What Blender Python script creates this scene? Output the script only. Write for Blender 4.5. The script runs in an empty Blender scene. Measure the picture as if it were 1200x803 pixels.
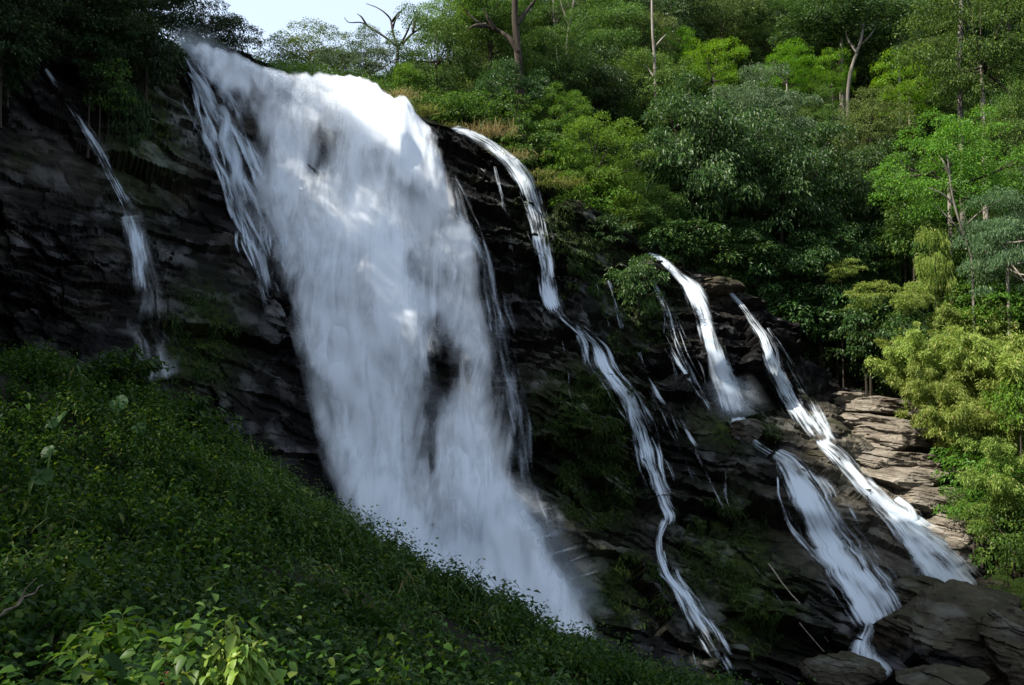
import bpy, math, random
import numpy as np
from mathutils import Vector
from mathutils.bvhtree import BVHTree

R = math.radians
scene = bpy.context.scene
COL = scene.collection
random.seed(7)

# ------------------------------------------------------------------ camera, sky, sun, exposure
PITCH = R(2.95)
FPX = 1039.0                                   # focal length in photo pixels (photo is 1200 x 803)
cam_data = bpy.data.cameras.new('camera')
cam_data.sensor_width = 36.0
cam_data.lens = 36.0 * FPX / 1200.0
cam_data.clip_end = 3000.0
cam_data.clip_start = 0.05
cam = bpy.data.objects.new('camera', cam_data)
cam.rotation_euler = (R(90) + PITCH, 0, 0)
COL.objects.link(cam)
scene.camera = cam

SUN_EL = R(46)
SUN_AZ = R(-111)                                # from +Y (away from the camera) towards -X (left)
sun_dir = Vector((math.sin(SUN_AZ) * math.cos(SUN_EL), math.cos(SUN_AZ) * math.cos(SUN_EL), math.sin(SUN_EL)))
world = bpy.data.worlds.new('World')
scene.world = world
world.use_nodes = True
wn = world.node_tree.nodes
sky = wn.new('ShaderNodeTexSky')
sky.sky_type = 'NISHITA'
sky.sun_disc = False
sky.sun_elevation = SUN_EL
sky.sun_rotation = SUN_AZ
sky.air_density = 1.0
sky.dust_density = 3.0
sky.ozone_density = 1.0
pale = wn.new('ShaderNodeMix')                  # thin bright high cloud whitens the blue
pale.data_type = 'RGBA'
pale.inputs['Factor'].default_value = 0.55
pale.inputs['B'].default_value = (5.9, 6.9, 8.3, 1)
world.node_tree.links.new(sky.outputs[0], pale.inputs['A'])
world.node_tree.links.new(pale.outputs['Result'], wn['Background'].inputs[0])
wn['Background'].inputs[1].default_value = 0.10
sl = bpy.data.lights.new('sun', 'SUN')
sl.energy = 5.0
sl.angle = R(0.5)
sl.color = (1.0, 0.93, 0.82)
so = bpy.data.objects.new('sun', sl)
so.rotation_euler = sun_dir.to_track_quat('Z', 'Y').to_euler()
so.location = (-60, 40, 90)
COL.objects.link(so)
scene.view_settings.view_transform = 'Standard'
scene.view_settings.look = 'None'
scene.view_settings.gamma = 1.0
scene.view_settings.exposure = 1.05
scene.view_settings.use_curve_mapping = False
scene.render.engine = 'CYCLES'
cy = scene.cycles
cy.max_bounces = 7
cy.volume_bounces = 2
cy.volume_max_steps = 64
cy.diffuse_bounces = 3
cy.glossy_bounces = 2
cy.transmission_bounces = 3
cy.transparent_max_bounces = 24
cy.use_denoising = True
cy.caustics_reflective = False
cy.caustics_refractive = False

# ------------------------------------------------------------------ helpers: projection, noise, meshes
CP, SP = math.cos(PITCH), math.sin(PITCH)


def P(px, py, d):
    """The world point seen at photo pixel (px, py) on the upright plane y = d."""
    px, py, d = np.broadcast_arrays(np.asarray(px, float), np.asarray(py, float), np.asarray(d, float))
    dx = (px - 600.0) / FPX
    dy = (401.5 - py) / FPX
    vy = CP - dy * SP
    vz = SP + dy * CP
    return np.stack([dx * d / vy, d, vz * d / vy], -1)


def proj(p):
    f = p[..., 1] * CP + p[..., 2] * SP
    u = -p[..., 1] * SP + p[..., 2] * CP
    f = np.where(np.abs(f) < 1e-4, 1e-4, f)
    return 600 + FPX * p[..., 0] / f, 401.5 - FPX * u / f, f


def hsh(i, j, k, s):
    with np.errstate(over='ignore'):
        h = (i.astype(np.uint32) * np.uint32(374761393) + j.astype(np.uint32) * np.uint32(668265263)
             + k.astype(np.uint32) * np.uint32(2147483647 & 1274126177) + np.uint32(s * 1013904223 & 0xffffffff))
        h = (h ^ (h >> np.uint32(13))) * np.uint32(1274126177)
        h = (h ^ (h >> np.uint32(16))) * np.uint32(2246822519)
        h = h ^ (h >> np.uint32(15))
    return h.astype(np.float64) / 4294967295.0


def vnoise(p, s=0):
    """value noise, 3-D, range -1..1"""
    i = np.floor(p).astype(np.int64)
    f = p - i
    f = f * f * f * (f * (f * 6 - 15) + 10)
    out = 0
    for a in (0, 1):
        wa = f[..., 0] if a else 1 - f[..., 0]
        for b in (0, 1):
            wb = f[..., 1] if b else 1 - f[..., 1]
            for c in (0, 1):
                wc = f[..., 2] if c else 1 - f[..., 2]
                out = out + wa * wb * wc * hsh(i[..., 0] + a, i[..., 1] + b, i[..., 2] + c, s)
    return out * 2 - 1


def fbm(p, oct=4, s=0, gain=0.5):
    a, t, n = 1.0, 0, 0
    for o in range(oct):
        t = t + a * vnoise(p * (2.03 ** o) + o * 17.3, s + o)
        n += a
        a *= gain
    return t / n


def cells(x, z, sx, sz, s):
    """jittered cells over (x, z): per-point offset of its cell plus the tilt of the cell's face, and the gap to the second cell"""
    X, Z = x / sx, z / sz
    i, k = np.floor(X).astype(np.int64), np.floor(Z).astype(np.int64)
    best = np.full(X.shape, 1e9)
    sec = np.full(X.shape, 1e9)
    val = np.zeros(X.shape)
    zero = np.zeros_like(i)
    for a in (-1, 0, 1):
        for b in (-1, 0, 1):
            ci, ck = i + a, k + b
            jx = ci + 0.1 + 0.8 * hsh(ci, zero, ck, s)
            jz = ck + 0.1 + 0.8 * hsh(ci, zero + 1, ck, s)
            dx, dz = X - jx, Z - jz
            dd = np.maximum(np.abs(dx), np.abs(dz)) + 0.25 * (np.abs(dx) + np.abs(dz))
            v = (hsh(ci, zero + 2, ck, s) - 0.5) + dx * (hsh(ci, zero + 3, ck, s) - 0.5) * 0.7 + dz * (hsh(ci, zero + 4, ck, s) - 0.65) * 0.8
            m = dd < best
            sec = np.where(m, best, np.minimum(sec, dd))
            val = np.where(m, v, val)
            best = np.where(m, dd, best)
    return val, sec - best


class TPS:
    def __init__(self, pts, vals, smooth=0.0):
        self.p = np.asarray(pts, float)
        self.sc = np.abs(self.p).max()
        p = self.p / self.sc
        n = len(p)
        K = self.k(np.linalg.norm(p[:, None] - p[None], axis=-1)) + smooth * np.eye(n)
        A = np.zeros((n + 3, n + 3))
        A[:n, :n] = K
        A[:n, n] = A[n, :n] = 1
        A[:n, n + 1:] = p
        A[n + 1:, :n] = p.T
        self.w = np.linalg.solve(A, np.concatenate([np.asarray(vals, float), [0, 0, 0]]))

    @staticmethod
    def k(r):
        return np.where(r > 1e-9, r * r * np.log(np.maximum(r, 1e-9)), 0)

    def __call__(self, x, y):
        x, y = np.broadcast_arrays(np.asarray(x, float), np.asarray(y, float))
        sh = x.shape
        q = np.stack([x.ravel(), y.ravel()], -1) / self.sc
        out = np.empty(len(q))
        n = len(self.p)
        p = self.p / self.sc
        for a in range(0, len(q), 40000):
            b = q[a:a + 40000]
            out[a:a + 40000] = self.k(np.linalg.norm(b[:, None] - p[None], axis=-1)) @ self.w[:n] + self.w[n] + b @ self.w[n + 1:]
        return out.reshape(sh)


def mesh_np(name, V, F, mat=None, smooth=False):
    """a mesh from a vertex array and an (M, k) face array"""
    V = np.asarray(V, np.float32).reshape(-1, 3)
    F = np.asarray(F, np.int32)
    me = bpy.data.meshes.new(name)
    me.vertices.add(len(V))
    me.vertices.foreach_set('co', V.ravel())
    m, k = F.shape
    me.loops.add(m * k)
    me.loops.foreach_set('vertex_index', F.ravel())
    me.polygons.add(m)
    me.polygons.foreach_set('loop_start', np.arange(0, m * k, k, dtype=np.int32))
    me.polygons.foreach_set('use_smooth', np.full(m, smooth, bool))
    me.update(calc_edges=True)
    if mat:
        me.materials.append(mat)
    return me


def attr(me, name, vals):
    a = me.attributes.new(name, 'FLOAT', 'POINT')
    a.data.foreach_set('value', np.asarray(vals, np.float32).ravel())


def uvs(me, UV):
    """UV given per vertex"""
    lay = me.uv_layers.new(name='UVMap')
    idx = np.empty(len(me.loops), np.int32)
    me.loops.foreach_get('vertex_index', idx)
    lay.data.foreach_set('uv', np.asarray(UV, np.float32)[idx].ravel())


def link(name, me, parent=None, loc=(0, 0, 0), rot=(0, 0, 0), scale=(1, 1, 1)):
    o = bpy.data.objects.new(name, me)
    o.location, o.rotation_euler, o.scale = loc, rot, scale
    COL.objects.link(o)
    if parent:
        o.parent = parent
    return o


def tag(o, label=None, cat=None, group=None, kind=None):
    for k, v in (('label', label), ('category', cat), ('group', group), ('kind', kind)):
        if v:
            o[k] = v
    return o


def grid_faces(nr, nc):
    i = np.arange(nr * nc).reshape(nr, nc)
    return np.stack([i[:-1, :-1], i[1:, :-1], i[1:, 1:], i[:-1, 1:]], -1).reshape(-1, 4)


def unit(v):
    return v / np.maximum(np.linalg.norm(v, axis=-1, keepdims=True), 1e-9)


class Bag:
    """collects triangles of leaves, blades and tubes for one mesh"""
    def __init__(self):
        self.V, self.F, self.n = [], [], 0

    def add(self, V, F):
        V = np.asarray(V, float).reshape(-1, 3)
        self.V.append(V)
        self.F.append(np.asarray(F, int) + self.n)
        self.n += len(V)

    def leaves(self, pos, dirs, nrm, L, W, fold=0.18, droop=0.15, fine=False):
        dirs = unit(dirs)
        side = unit(np.cross(dirs, nrm))
        up = np.cross(side, dirs)
        L = np.broadcast_to(np.asarray(L, float), (len(pos),))[:, None]
        W = np.broadcast_to(np.asarray(W, float), (len(pos),))[:, None]
        dn = np.array([0, 0, -1.0])
        n = len(pos)
        if not fine:
            tip = pos + dirs * L + dn * L * droop
            m = pos + dirs * L * 0.42
            V = np.stack([pos, m + side * W / 2 + up * W * fold, tip, m - side * W / 2 + up * W * fold], 1)
            F = (np.arange(n)[:, None, None] * 4 + np.array([[0, 1, 2], [0, 2, 3]])[None]).reshape(-1, 3)
        else:
            def at(t):
                return pos + dirs * L * t + dn * L * droop * t * t
            a, b = at(0.28), at(0.66)
            V = np.stack([pos, a + side * W * 0.46 + up * W * fold, a, a - side * W * 0.46 + up * W * fold,
                          b + side * W * 0.38 + up * W * fold * 0.8, b, b - side * W * 0.38 + up * W * fold * 0.8, at(1.0)], 1)
            T = np.array([[0, 1, 2], [0, 2, 3], [2, 1, 4], [2, 4, 5], [3, 2, 5], [3, 5, 6], [5, 4, 7], [5, 7, 6]])
            F = (np.arange(n)[:, None, None] * 8 + T[None]).reshape(-1, 3)
        self.add(V.reshape(-1, 3), F)

    def tube(self, pts, rad, sides=6):
        pts = np.asarray(pts, float)
        rad = np.broadcast_to(np.asarray(rad, float), (len(pts),))
        t = unit(np.gradient(pts, axis=0))
        ref = np.array([1.0, 0.3, 0.1]) if abs(t[0][0]) < 0.8 else np.array([0, 1.0, 0.2])
        a = unit(np.cross(t, ref))
        b = np.cross(t, a)
        an = np.linspace(0, 2 * np.pi, sides, endpoint=False)
        V = pts[:, None] + rad[:, None, None] * (np.cos(an)[None, :, None] * a[:, None] + np.sin(an)[None, :, None] * b[:, None])
        i = np.arange(len(pts) * sides).reshape(len(pts), sides)
        j = np.roll(i, -1, 1)
        F = np.concatenate([np.stack([i[:-1], j[:-1], j[1:]], -1).reshape(-1, 3), np.stack([i[:-1], j[1:], i[1:]], -1).reshape(-1, 3)])
        self.add(V.reshape(-1, 3), F)

    def mesh(self, name, mat, smooth=False):
        return mesh_np(name, np.concatenate(self.V), np.concatenate(self.F), mat, smooth)


# ------------------------------------------------------------------ materials
def nodes(name):
    m = bpy.data.materials.new(name)
    m.use_nodes = True
    nt = m.node_tree
    nt.nodes.clear()
    out = nt.nodes.new('ShaderNodeOutputMaterial')
    return m, nt, nt.nodes, nt.links, out


def leaf_mat(name, c1, c2, c3=None, rough=0.45, trans=0.35, spec=0.2, objvar=0.5):
    """foliage: leaf-to-leaf and plant-to-plant colour variation, light passing through the blade"""
    m, nt, N, L, out = nodes(name)
    geo = N.new('ShaderNodeNewGeometry')
    oi = N.new('ShaderNodeObjectInfo')
    ramp = N.new('ShaderNodeValToRGB')
    e = ramp.color_ramp.elements
    e[0].color, e[1].color = (*c1, 1), (*c2, 1)
    e[0].position, e[1].position = 0.1, 0.85
    if c3:
        x = e.new(0.97)
        x.color = (*c3, 1)
    L.new(geo.outputs['Random Per Island'], ramp.inputs[0])
    hsv = N.new('ShaderNodeHueSaturation')
    mr = N.new('ShaderNodeMapRange')
    mr.inputs['To Min'].default_value = 0.5 - 0.028 * objvar
    mr.inputs['To Max'].default_value = 0.5 + 0.022 * objvar
    L.new(oi.outputs['Random'], mr.inputs['Value'])
    L.new(mr.outputs[0], hsv.inputs['Hue'])
    mv = N.new('ShaderNodeMapRange')
    mv.inputs['To Min'].default_value = 1 - 0.35 * objvar
    mv.inputs['To Max'].default_value = 1 + 0.35 * objvar
    mul = N.new('ShaderNodeMath')
    mul.operation = 'MULTIPLY'
    mul.inputs[1].default_value = 7.31
    fr = N.new('ShaderNodeMath')
    fr.operation = 'FRACT'
    L.new(oi.outputs['Random'], mul.inputs[0])
    L.new(mul.outputs[0], fr.inputs[0])
    L.new(fr.outputs[0], mv.inputs['Value'])
    L.new(mv.outputs[0], hsv.inputs['Value'])
    L.new(ramp.outputs[0], hsv.inputs['Color'])
    b = N.new('ShaderNodeBsdfPrincipled')
    b.inputs['Roughness'].default_value = rough
    b.inputs['Specular IOR Level'].default_value = spec
    L.new(hsv.outputs[0], b.inputs['Base Color'])
    t = N.new('ShaderNodeBsdfTranslucent')
    hs2 = N.new('ShaderNodeHueSaturation')
    hs2.inputs['Hue'].default_value = 0.485
    hs2.inputs['Saturation'].default_value = 1.1
    hs2.inputs['Value'].default_value = 1.5
    L.new(hsv.outputs[0], hs2.inputs['Color'])
    L.new(hs2.outputs[0], t.inputs['Color'])
    mx = N.new('ShaderNodeMixShader')
    mx.inputs[0].default_value = trans
    L.new(b.outputs[0], mx.inputs[1])
    L.new(t.outputs[0], mx.inputs[2])
    L.new(mx.outputs[0], out.inputs[0])
    return m


def bark_mat(name, c1, c2, scale=3.0):
    m, nt, N, L, out = nodes(name)
    tc = N.new('ShaderNodeTexCoord')
    mp = N.new('ShaderNodeMapping')
    mp.inputs['Scale'].default_value = (1, 1, 0.25)
    nz = N.new('ShaderNodeTexNoise')
    nz.inputs['Scale'].default_value = scale
    nz.inputs['Detail'].default_value = 6
    rp = N.new('ShaderNodeValToRGB')
    rp.color_ramp.elements[0].color, rp.color_ramp.elements[1].color = (*c1, 1), (*c2, 1)
    rp.color_ramp.elements[0].position, rp.color_ramp.elements[1].position = 0.35, 0.65
    b = N.new('ShaderNodeBsdfPrincipled')
    b.inputs['Roughness'].default_value = 0.9
    b.inputs['Specular IOR Level'].default_value = 0.1
    bp = N.new('ShaderNodeBump')
    bp.inputs['Strength'].default_value = 0.6
    bp.inputs['Distance'].default_value = 0.05
    L.new(tc.outputs['Object'], mp.inputs[0])
    L.new(mp.outputs[0], nz.inputs[0])
    L.new(nz.outputs[0], rp.inputs[0])
    L.new(rp.outputs[0], b.inputs['Base Color'])
    L.new(nz.outputs[0], bp.inputs['Height'])
    L.new(bp.outputs[0], b.inputs['Normal'])
    L.new(b.outputs[0], out.inputs[0])
    return m


def rock_mat(name, wet1, wet2, dry1, dry2, attrs=True, dryness=0.0, mossy=0.0, rough=(0.2, 0.75)):
    m, nt, N, L, out = nodes(name)
    geo = N.new('ShaderNodeNewGeometry')
    mp = N.new('ShaderNodeMapping')
    mp.inputs['Rotation'].default_value = (0, R(8), 0)
    mp.inputs['Scale'].default_value = (0.35, 0.35, 1.6)
    L.new(geo.outputs['Position'], mp.inputs[0])
    n1 = N.new('ShaderNodeTexNoise')           # beds
    n1.inputs['Scale'].default_value = 1.3
    n1.inputs['Detail'].default_value = 9
    n1.inputs['Roughness'].default_value = 0.68
    L.new(mp.outputs[0], n1.inputs[0])
    n2 = N.new('ShaderNodeTexNoise')           # grain
    n2.inputs['Scale'].default_value = 2.2
    n2.inputs['Detail'].default_value = 10
    n2.inputs['Roughness'].default_value = 0.7
    L.new(geo.outputs['Position'], n2.inputs[0])

    def ramp(a, b, p0, p1, src):
        r = N.new('ShaderNodeValToRGB')
        r.color_ramp.elements[0].color, r.color_ramp.elements[1].color = (*a, 1), (*b, 1)
        r.color_ramp.elements[0].position, r.color_ramp.elements[1].position = p0, p1
        L.new(src, r.inputs[0])
        return r.outputs[0]
    wet = ramp(wet1, wet2, 0.35, 0.7, n1.outputs[0])
    dry = ramp(dry1, dry2, 0.36, 0.66, n1.outputs[0])

    def mixc(f, a, b):
        x = N.new('ShaderNodeMix')
        x.data_type = 'RGBA'
        if isinstance(f, float):
            x.inputs['Factor'].default_value = f
        else:
            L.new(f, x.inputs['Factor'])
        L.new(a, x.inputs['A'])
        if isinstance(b, tuple):
            x.inputs['B'].default_value = (*b, 1)
        else:
            L.new(b, x.inputs['B'])
        return x.outputs['Result']

    def math2(op, a, b):
        x = N.new('ShaderNodeMath')
        x.operation = op
        for i, v in enumerate((a, b)):
            if isinstance(v, (int, float)):
                x.inputs[i].default_value = v
            else:
                L.new(v, x.inputs[i])
        x.use_clamp = True
        return x.outputs[0]
    if attrs:
        ad = N.new('ShaderNodeAttribute')
        ad.attribute_name = 'dry'
        am = N.new('ShaderNodeAttribute')
        am.attribute_name = 'moss'
        fd, fm = ad.outputs['Fac'], am.outputs['Fac']
        fd = math2('ADD', fd, math2('MULTIPLY', math2('SUBTRACT', n2.outputs[0], 0.56), 0.6))
    else:
        fd = math2('ADD', dryness, math2('MULTIPLY', math2('SUBTRACT', n2.outputs[0], 0.5), 1.5))
        sep = N.new('ShaderNodeSeparateXYZ')
        L.new(geo.outputs['Normal'], sep.inputs[0])
        fm = math2('MULTIPLY', math2('SUBTRACT', sep.outputs[2], 0.35), mossy)
    c = mixc(fd, wet, dry)
    mo = ramp((0.012, 0.02, 0.006), (0.04, 0.06, 0.012), 0.3, 0.7, n2.outputs[0])
    # moss breaks up with the grain
    fm = math2('MULTIPLY', fm, math2('MULTIPLY', math2('SUBTRACT', n2.outputs[0], 0.36), 5.0))
    c = mixc(fm, c, mo)
    b = N.new('ShaderNodeBsdfPrincipled')
    L.new(c, b.inputs['Base Color'])
    mr = N.new('ShaderNodeMapRange')
    mr.inputs['From Min'].default_value, mr.inputs['From Max'].default_value = 0.35, 0.65
    mr.inputs['To Min'].default_value, mr.inputs['To Max'].default_value = rough
    L.new(n2.outputs[0], mr.inputs['Value'])
    L.new(math2('ADD', mr.outputs[0], math2('MULTIPLY', fd, 0.3)), b.inputs['Roughness'])
    n3 = N.new('ShaderNodeTexNoise')           # where the film of water is thick
    n3.inputs['Scale'].default_value = 0.55
    n3.inputs['Detail'].default_value = 5
    L.new(geo.outputs['Position'], n3.inputs[0])
    m3 = N.new('ShaderNodeMapRange')
    m3.inputs['From Min'].default_value, m3.inputs['From Max'].default_value = 0.52, 0.68
    m3.inputs['To Min'].default_value, m3.inputs['To Max'].default_value = 0.02, 0.75
    L.new(n3.outputs[0], m3.inputs['Value'])
    L.new(m3.outputs[0], b.inputs['Specular IOR Level'])
    sm = N.new('ShaderNodeMath')
    L.new(n1.outputs[0], sm.inputs[0])
    L.new(n2.outputs[0], sm.inputs[1])
    bp = N.new('ShaderNodeBump')
    bp.inputs['Strength'].default_value = 0.9
    bp.inputs['Distance'].default_value = 0.12
    L.new(sm.outputs[0], bp.inputs['Height'])
    L.new(bp.outputs[0], b.inputs['Normal'])
    L.new(b.outputs[0], out.inputs[0])
    return m


def water_mat(name, fu, fv, gain, dist=0.35, trans=0.4, detail=5, col=(0.74, 0.83, 0.92)):
    """falling white water: broken into streaks along the flow; the UVs are metres across and along the fall"""
    m, nt, N, L, out = nodes(name)
    uv = N.new('ShaderNodeUVMap')
    oi = N.new('ShaderNodeObjectInfo')
    mp = N.new('ShaderNodeMapping')
    mp.inputs['Scale'].default_value = (fu, fv, 1)
    cmb = N.new('ShaderNodeCombineXYZ')
    ml = N.new('ShaderNodeMath')
    ml.operation = 'MULTIPLY'
    ml.inputs[1].default_value = 91.0
    L.new(oi.outputs['Random'], ml.inputs[0])
    L.new(ml.outputs[0], cmb.inputs[0])
    L.new(ml.outputs[0], cmb.inputs[1])
    L.new(uv.outputs[0], mp.inputs[0])
    L.new(cmb.outputs[0], mp.inputs['Location'])
    n = N.new('ShaderNodeTexNoise')
    n.inputs['Scale'].default_value = 1.0
    n.inputs['Detail'].default_value = detail
    n.inputs['Roughness'].default_value = 0.6
    n.inputs['Distortion'].default_value = dist
    L.new(mp.outputs[0], n.inputs[0])
    mp2 = N.new('ShaderNodeMapping')
    mp2.inputs['Scale'].default_value = (fu * 0.22, fv * 1.3, 1)
    L.new(uv.outputs[0], mp2.inputs[0])
    L.new(cmb.outputs[0], mp2.inputs['Location'])
    n2 = N.new('ShaderNodeTexNoise')
    n2.inputs['Scale'].default_value = 1.0
    n2.inputs['Detail'].default_value = 4
    L.new(mp2.outputs[0], n2.inputs[0])
    ad = N.new('ShaderNodeAttribute')
    ad.attribute_name = 'dens'

    def mt(op, a, b, cl=False):
        x = N.new('ShaderNodeMath')
        x.operation = op
        x.use_clamp = cl
        for i, v in enumerate((a, b)):
            if isinstance(v, (int, float)):
                x.inputs[i].default_value = v
            else:
                L.new(v, x.inputs[i])
        return x.outputs[0]
    nn = mt('ADD', mt('MULTIPLY', n.outputs[0], 0.65), mt('MULTIPLY', n2.outputs[0], 0.35))
    # alpha = smooth(gain * (noise - (1 - density)))
    a = mt('MULTIPLY', mt('ADD', mt('SUBTRACT', nn, 0.5), mt('MULTIPLY', mt('SUBTRACT', ad.outputs['Fac'], 0.5), 0.62)), gain)
    a = mt('ADD', a, 0.5, True)
    sm = N.new('ShaderNodeMapRange')
    sm.interpolation_type = 'SMOOTHSTEP'
    L.new(a, sm.inputs['Value'])
    a = mt('MULTIPLY', sm.outputs[0], mt('MULTIPLY', ad.outputs['Fac'], 3.0, True), True)
    d = N.new('ShaderNodeBsdfDiffuse')
    d.inputs[0].default_value = (*col, 1)
    t = N.new('ShaderNodeBsdfTranslucent')
    t.inputs[0].default_value = (*col, 1)
    bp = N.new('ShaderNodeBump')
    bp.inputs['Strength'].default_value = 0.12
    bp.inputs['Distance'].default_value = 0.25
    L.new(nn, bp.inputs['Height'])
    # aerated water scatters light nearly evenly: lean its shading normal towards a fixed up-and-outward direction
    vm = N.new('ShaderNodeMix')
    vm.data_type = 'VECTOR'
    vm.inputs['Factor'].default_value = 0.6
    vm.inputs['B'].default_value = (-0.1, -0.5, 0.86)
    L.new(bp.outputs[0], vm.inputs['A'])
    nz = N.new('ShaderNodeVectorMath')
    nz.operation = 'NORMALIZE'
    L.new(vm.outputs['Result'], nz.inputs[0])
    L.new(nz.outputs[0], d.inputs['Normal'])
    mx = N.new('ShaderNodeMixShader')
    mx.inputs[0].default_value = trans
    L.new(d.outputs[0], mx.inputs[1])
    L.new(t.outputs[0], mx.inputs[2])
    tr = N.new('ShaderNodeBsdfTransparent')
    m2 = N.new('ShaderNodeMixShader')
    L.new(a, m2.inputs[0])
    L.new(tr.outputs[0], m2.inputs[1])
    L.new(mx.outputs[0], m2.inputs[2])
    L.new(m2.outputs[0], out.inputs[0])
    return m




def mist_mat(name, dens):
    """drifting spray: thickest at the heart of each puff, thinning to nothing at its rim, torn by noise"""
    m, nt, N, L, out = nodes(name)
    tc = N.new('ShaderNodeTexCoord')
    gr = N.new('ShaderNodeTexGradient')
    gr.gradient_type = 'SPHERICAL'
    nz = N.new('ShaderNodeTexNoise')
    nz.inputs['Scale'].default_value = 2.2
    nz.inputs['Detail'].default_value = 3
    L.new(tc.outputs['Object'], gr.inputs[0])
    L.new(tc.outputs['Object'], nz.inputs[0])
    mr = N.new('ShaderNodeMapRange')
    mr.inputs['From Min'].default_value, mr.inputs['From Max'].default_value = 0.3, 0.7
    mr.inputs['To Min'].default_value, mr.inputs['To Max'].default_value = 0.35, 1.6
    L.new(nz.outputs[0], mr.inputs['Value'])
    m1 = N.new('ShaderNodeMath')
    m1.operation = 'MULTIPLY'
    L.new(gr.outputs[1], m1.inputs[0])
    L.new(mr.outputs[0], m1.inputs[1])
    m2 = N.new('ShaderNodeMath')
    m2.operation = 'MULTIPLY'
    m2.inputs[1].default_value = dens
    L.new(m1.outputs[0], m2.inputs[0])
    v = N.new('ShaderNodeVolumePrincipled')
    v.inputs['Color'].default_value = (0.88, 0.94, 1.0, 1)
    v.inputs['Anisotropy'].default_value = 0.2
    L.new(m2.outputs[0], v.inputs['Density'])
    L.new(v.outputs[0], out.inputs['Volume'])
    return m


M_MIST = mist_mat('drifting_spray', 0.22)
M_CLIFF = rock_mat('wet_rock', (0.003, 0.003, 0.0036), (0.010, 0.0098, 0.0105), (0.026, 0.023, 0.019), (0.15, 0.135, 0.105))
M_BOULDER = rock_mat('boulder_rock', (0.015, 0.014, 0.012), (0.04, 0.035, 0.028), (0.07, 0.058, 0.04), (0.15, 0.125, 0.09), attrs=False, dryness=0.25, mossy=0.5)
M_SLAB = rock_mat('dry_slab_rock', (0.05, 0.042, 0.034), (0.12, 0.1, 0.075), (0.12, 0.10, 0.078), (0.34, 0.31, 0.26), attrs=False, dryness=0.55, mossy=0.15, rough=(0.5, 0.9))
M_SOIL = bark_mat('soil', (0.006, 0.006, 0.004), (0.02, 0.018, 0.01), 0.8)
M_BED = bark_mat('stream_bed', (0.06, 0.04, 0.028), (0.11, 0.075, 0.05), 0.6)
M_BARKD = bark_mat('dark_bark', (0.02, 0.017, 0.013), (0.06, 0.05, 0.04))
M_BARKP = bark_mat('pale_bark', (0.13, 0.115, 0.09), (0.32, 0.29, 0.25))
M_TWIG = bark_mat('dead_wood', (0.12, 0.1, 0.08), (0.28, 0.24, 0.2), 8)
M_BARKG = bark_mat('grey_bark', (0.07, 0.065, 0.055), (0.18, 0.165, 0.14))
M_CULM = bark_mat('bamboo_culm', (0.12, 0.14, 0.03), (0.25, 0.24, 0.07), 3)
M_STALK = bark_mat('green_stalk', (0.02, 0.045, 0.01), (0.05, 0.09, 0.025), 3)
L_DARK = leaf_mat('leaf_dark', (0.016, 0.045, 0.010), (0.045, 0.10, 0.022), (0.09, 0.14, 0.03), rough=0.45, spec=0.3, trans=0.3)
L_SHADE = leaf_mat('leaf_shade', (0.007, 0.020, 0.005), (0.02, 0.046, 0.011), (0.05, 0.075, 0.02), rough=0.5, spec=0.2, trans=0.2)  # darker copy of the dark leaf, the cliff-top shade put into its colour
L_MID = leaf_mat('leaf_mid', (0.03, 0.075, 0.012), (0.075, 0.15, 0.025), (0.14, 0.2, 0.035), rough=0.45, trans=0.32)
L_FRESH = leaf_mat('leaf_fresh', (0.05, 0.118, 0.014), (0.105, 0.22, 0.026), (0.17, 0.28, 0.035), rough=0.5, trans=0.4)
L_YEL = leaf_mat('leaf_yellow_green', (0.065, 0.16, 0.014), (0.135, 0.27, 0.02), (0.21, 0.34, 0.03), rough=0.5, trans=0.42)
L_OLIVE = leaf_mat('leaf_olive', (0.05, 0.085, 0.022), (0.11, 0.16, 0.04), (0.18, 0.21, 0.06), rough=0.5, trans=0.35)
L_GREY = leaf_mat('leaf_grey_green', (0.04, 0.085, 0.035), (0.1, 0.17, 0.07), (0.16, 0.22, 0.1), rough=0.45, spec=0.3, trans=0.35)
L_BAMBOO = leaf_mat('leaf_bamboo', (0.11, 0.18, 0.03), (0.23, 0.31, 0.065), (0.38, 0.38, 0.14), rough=0.5, trans=0.4)
L_FIELD = leaf_mat('leaf_ground_cover', (0.011, 0.037, 0.005), (0.034, 0.08, 0.011), (0.10, 0.14, 0.025), rough=0.5, spec=0.14, trans=0.4, objvar=0)
L_BRIGHT = leaf_mat('leaf_bright_bush', (0.10, 0.19, 0.03), (0.22, 0.32, 0.06), (0.34, 0.42, 0.10), rough=0.4, trans=0.35, objvar=0)
L_TARO = leaf_mat('leaf_taro', (0.03, 0.085, 0.022), (0.06, 0.13, 0.04), None, rough=0.45, spec=0.25, trans=0.3, objvar=0.3)
L_FERN = leaf_mat('leaf_fern', (0.03, 0.07, 0.012), (0.07, 0.13, 0.03), (0.16, 0.13, 0.05), rough=0.5, trans=0.35, objvar=0)
L_GRASS = leaf_mat('grass_blade', (0.06, 0.10, 0.02), (0.16, 0.19, 0.04), (0.3, 0.25, 0.1), rough=0.6, trans=0.35)
L_DRY = leaf_mat('dry_grass_blade', (0.16, 0.14, 0.05), (0.27, 0.24, 0.1), (0.36, 0.32, 0.15), rough=0.7, trans=0.35)
L_HANG = leaf_mat('hanging_leaf', (0.016, 0.042, 0.008), (0.045, 0.085, 0.016), (0.09, 0.12, 0.03), rough=0.55, trans=0.25)
L_RED = leaf_mat('withered_leaf', (0.06, 0.015, 0.012), (0.12, 0.03, 0.02), None, rough=0.6, trans=0.2)
W_MAIN = water_mat('white_water', 0.5, 0.17, 2.0, trans=0.45, detail=3.5, dist=1.0, col=(0.87, 0.92, 0.97))
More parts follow.
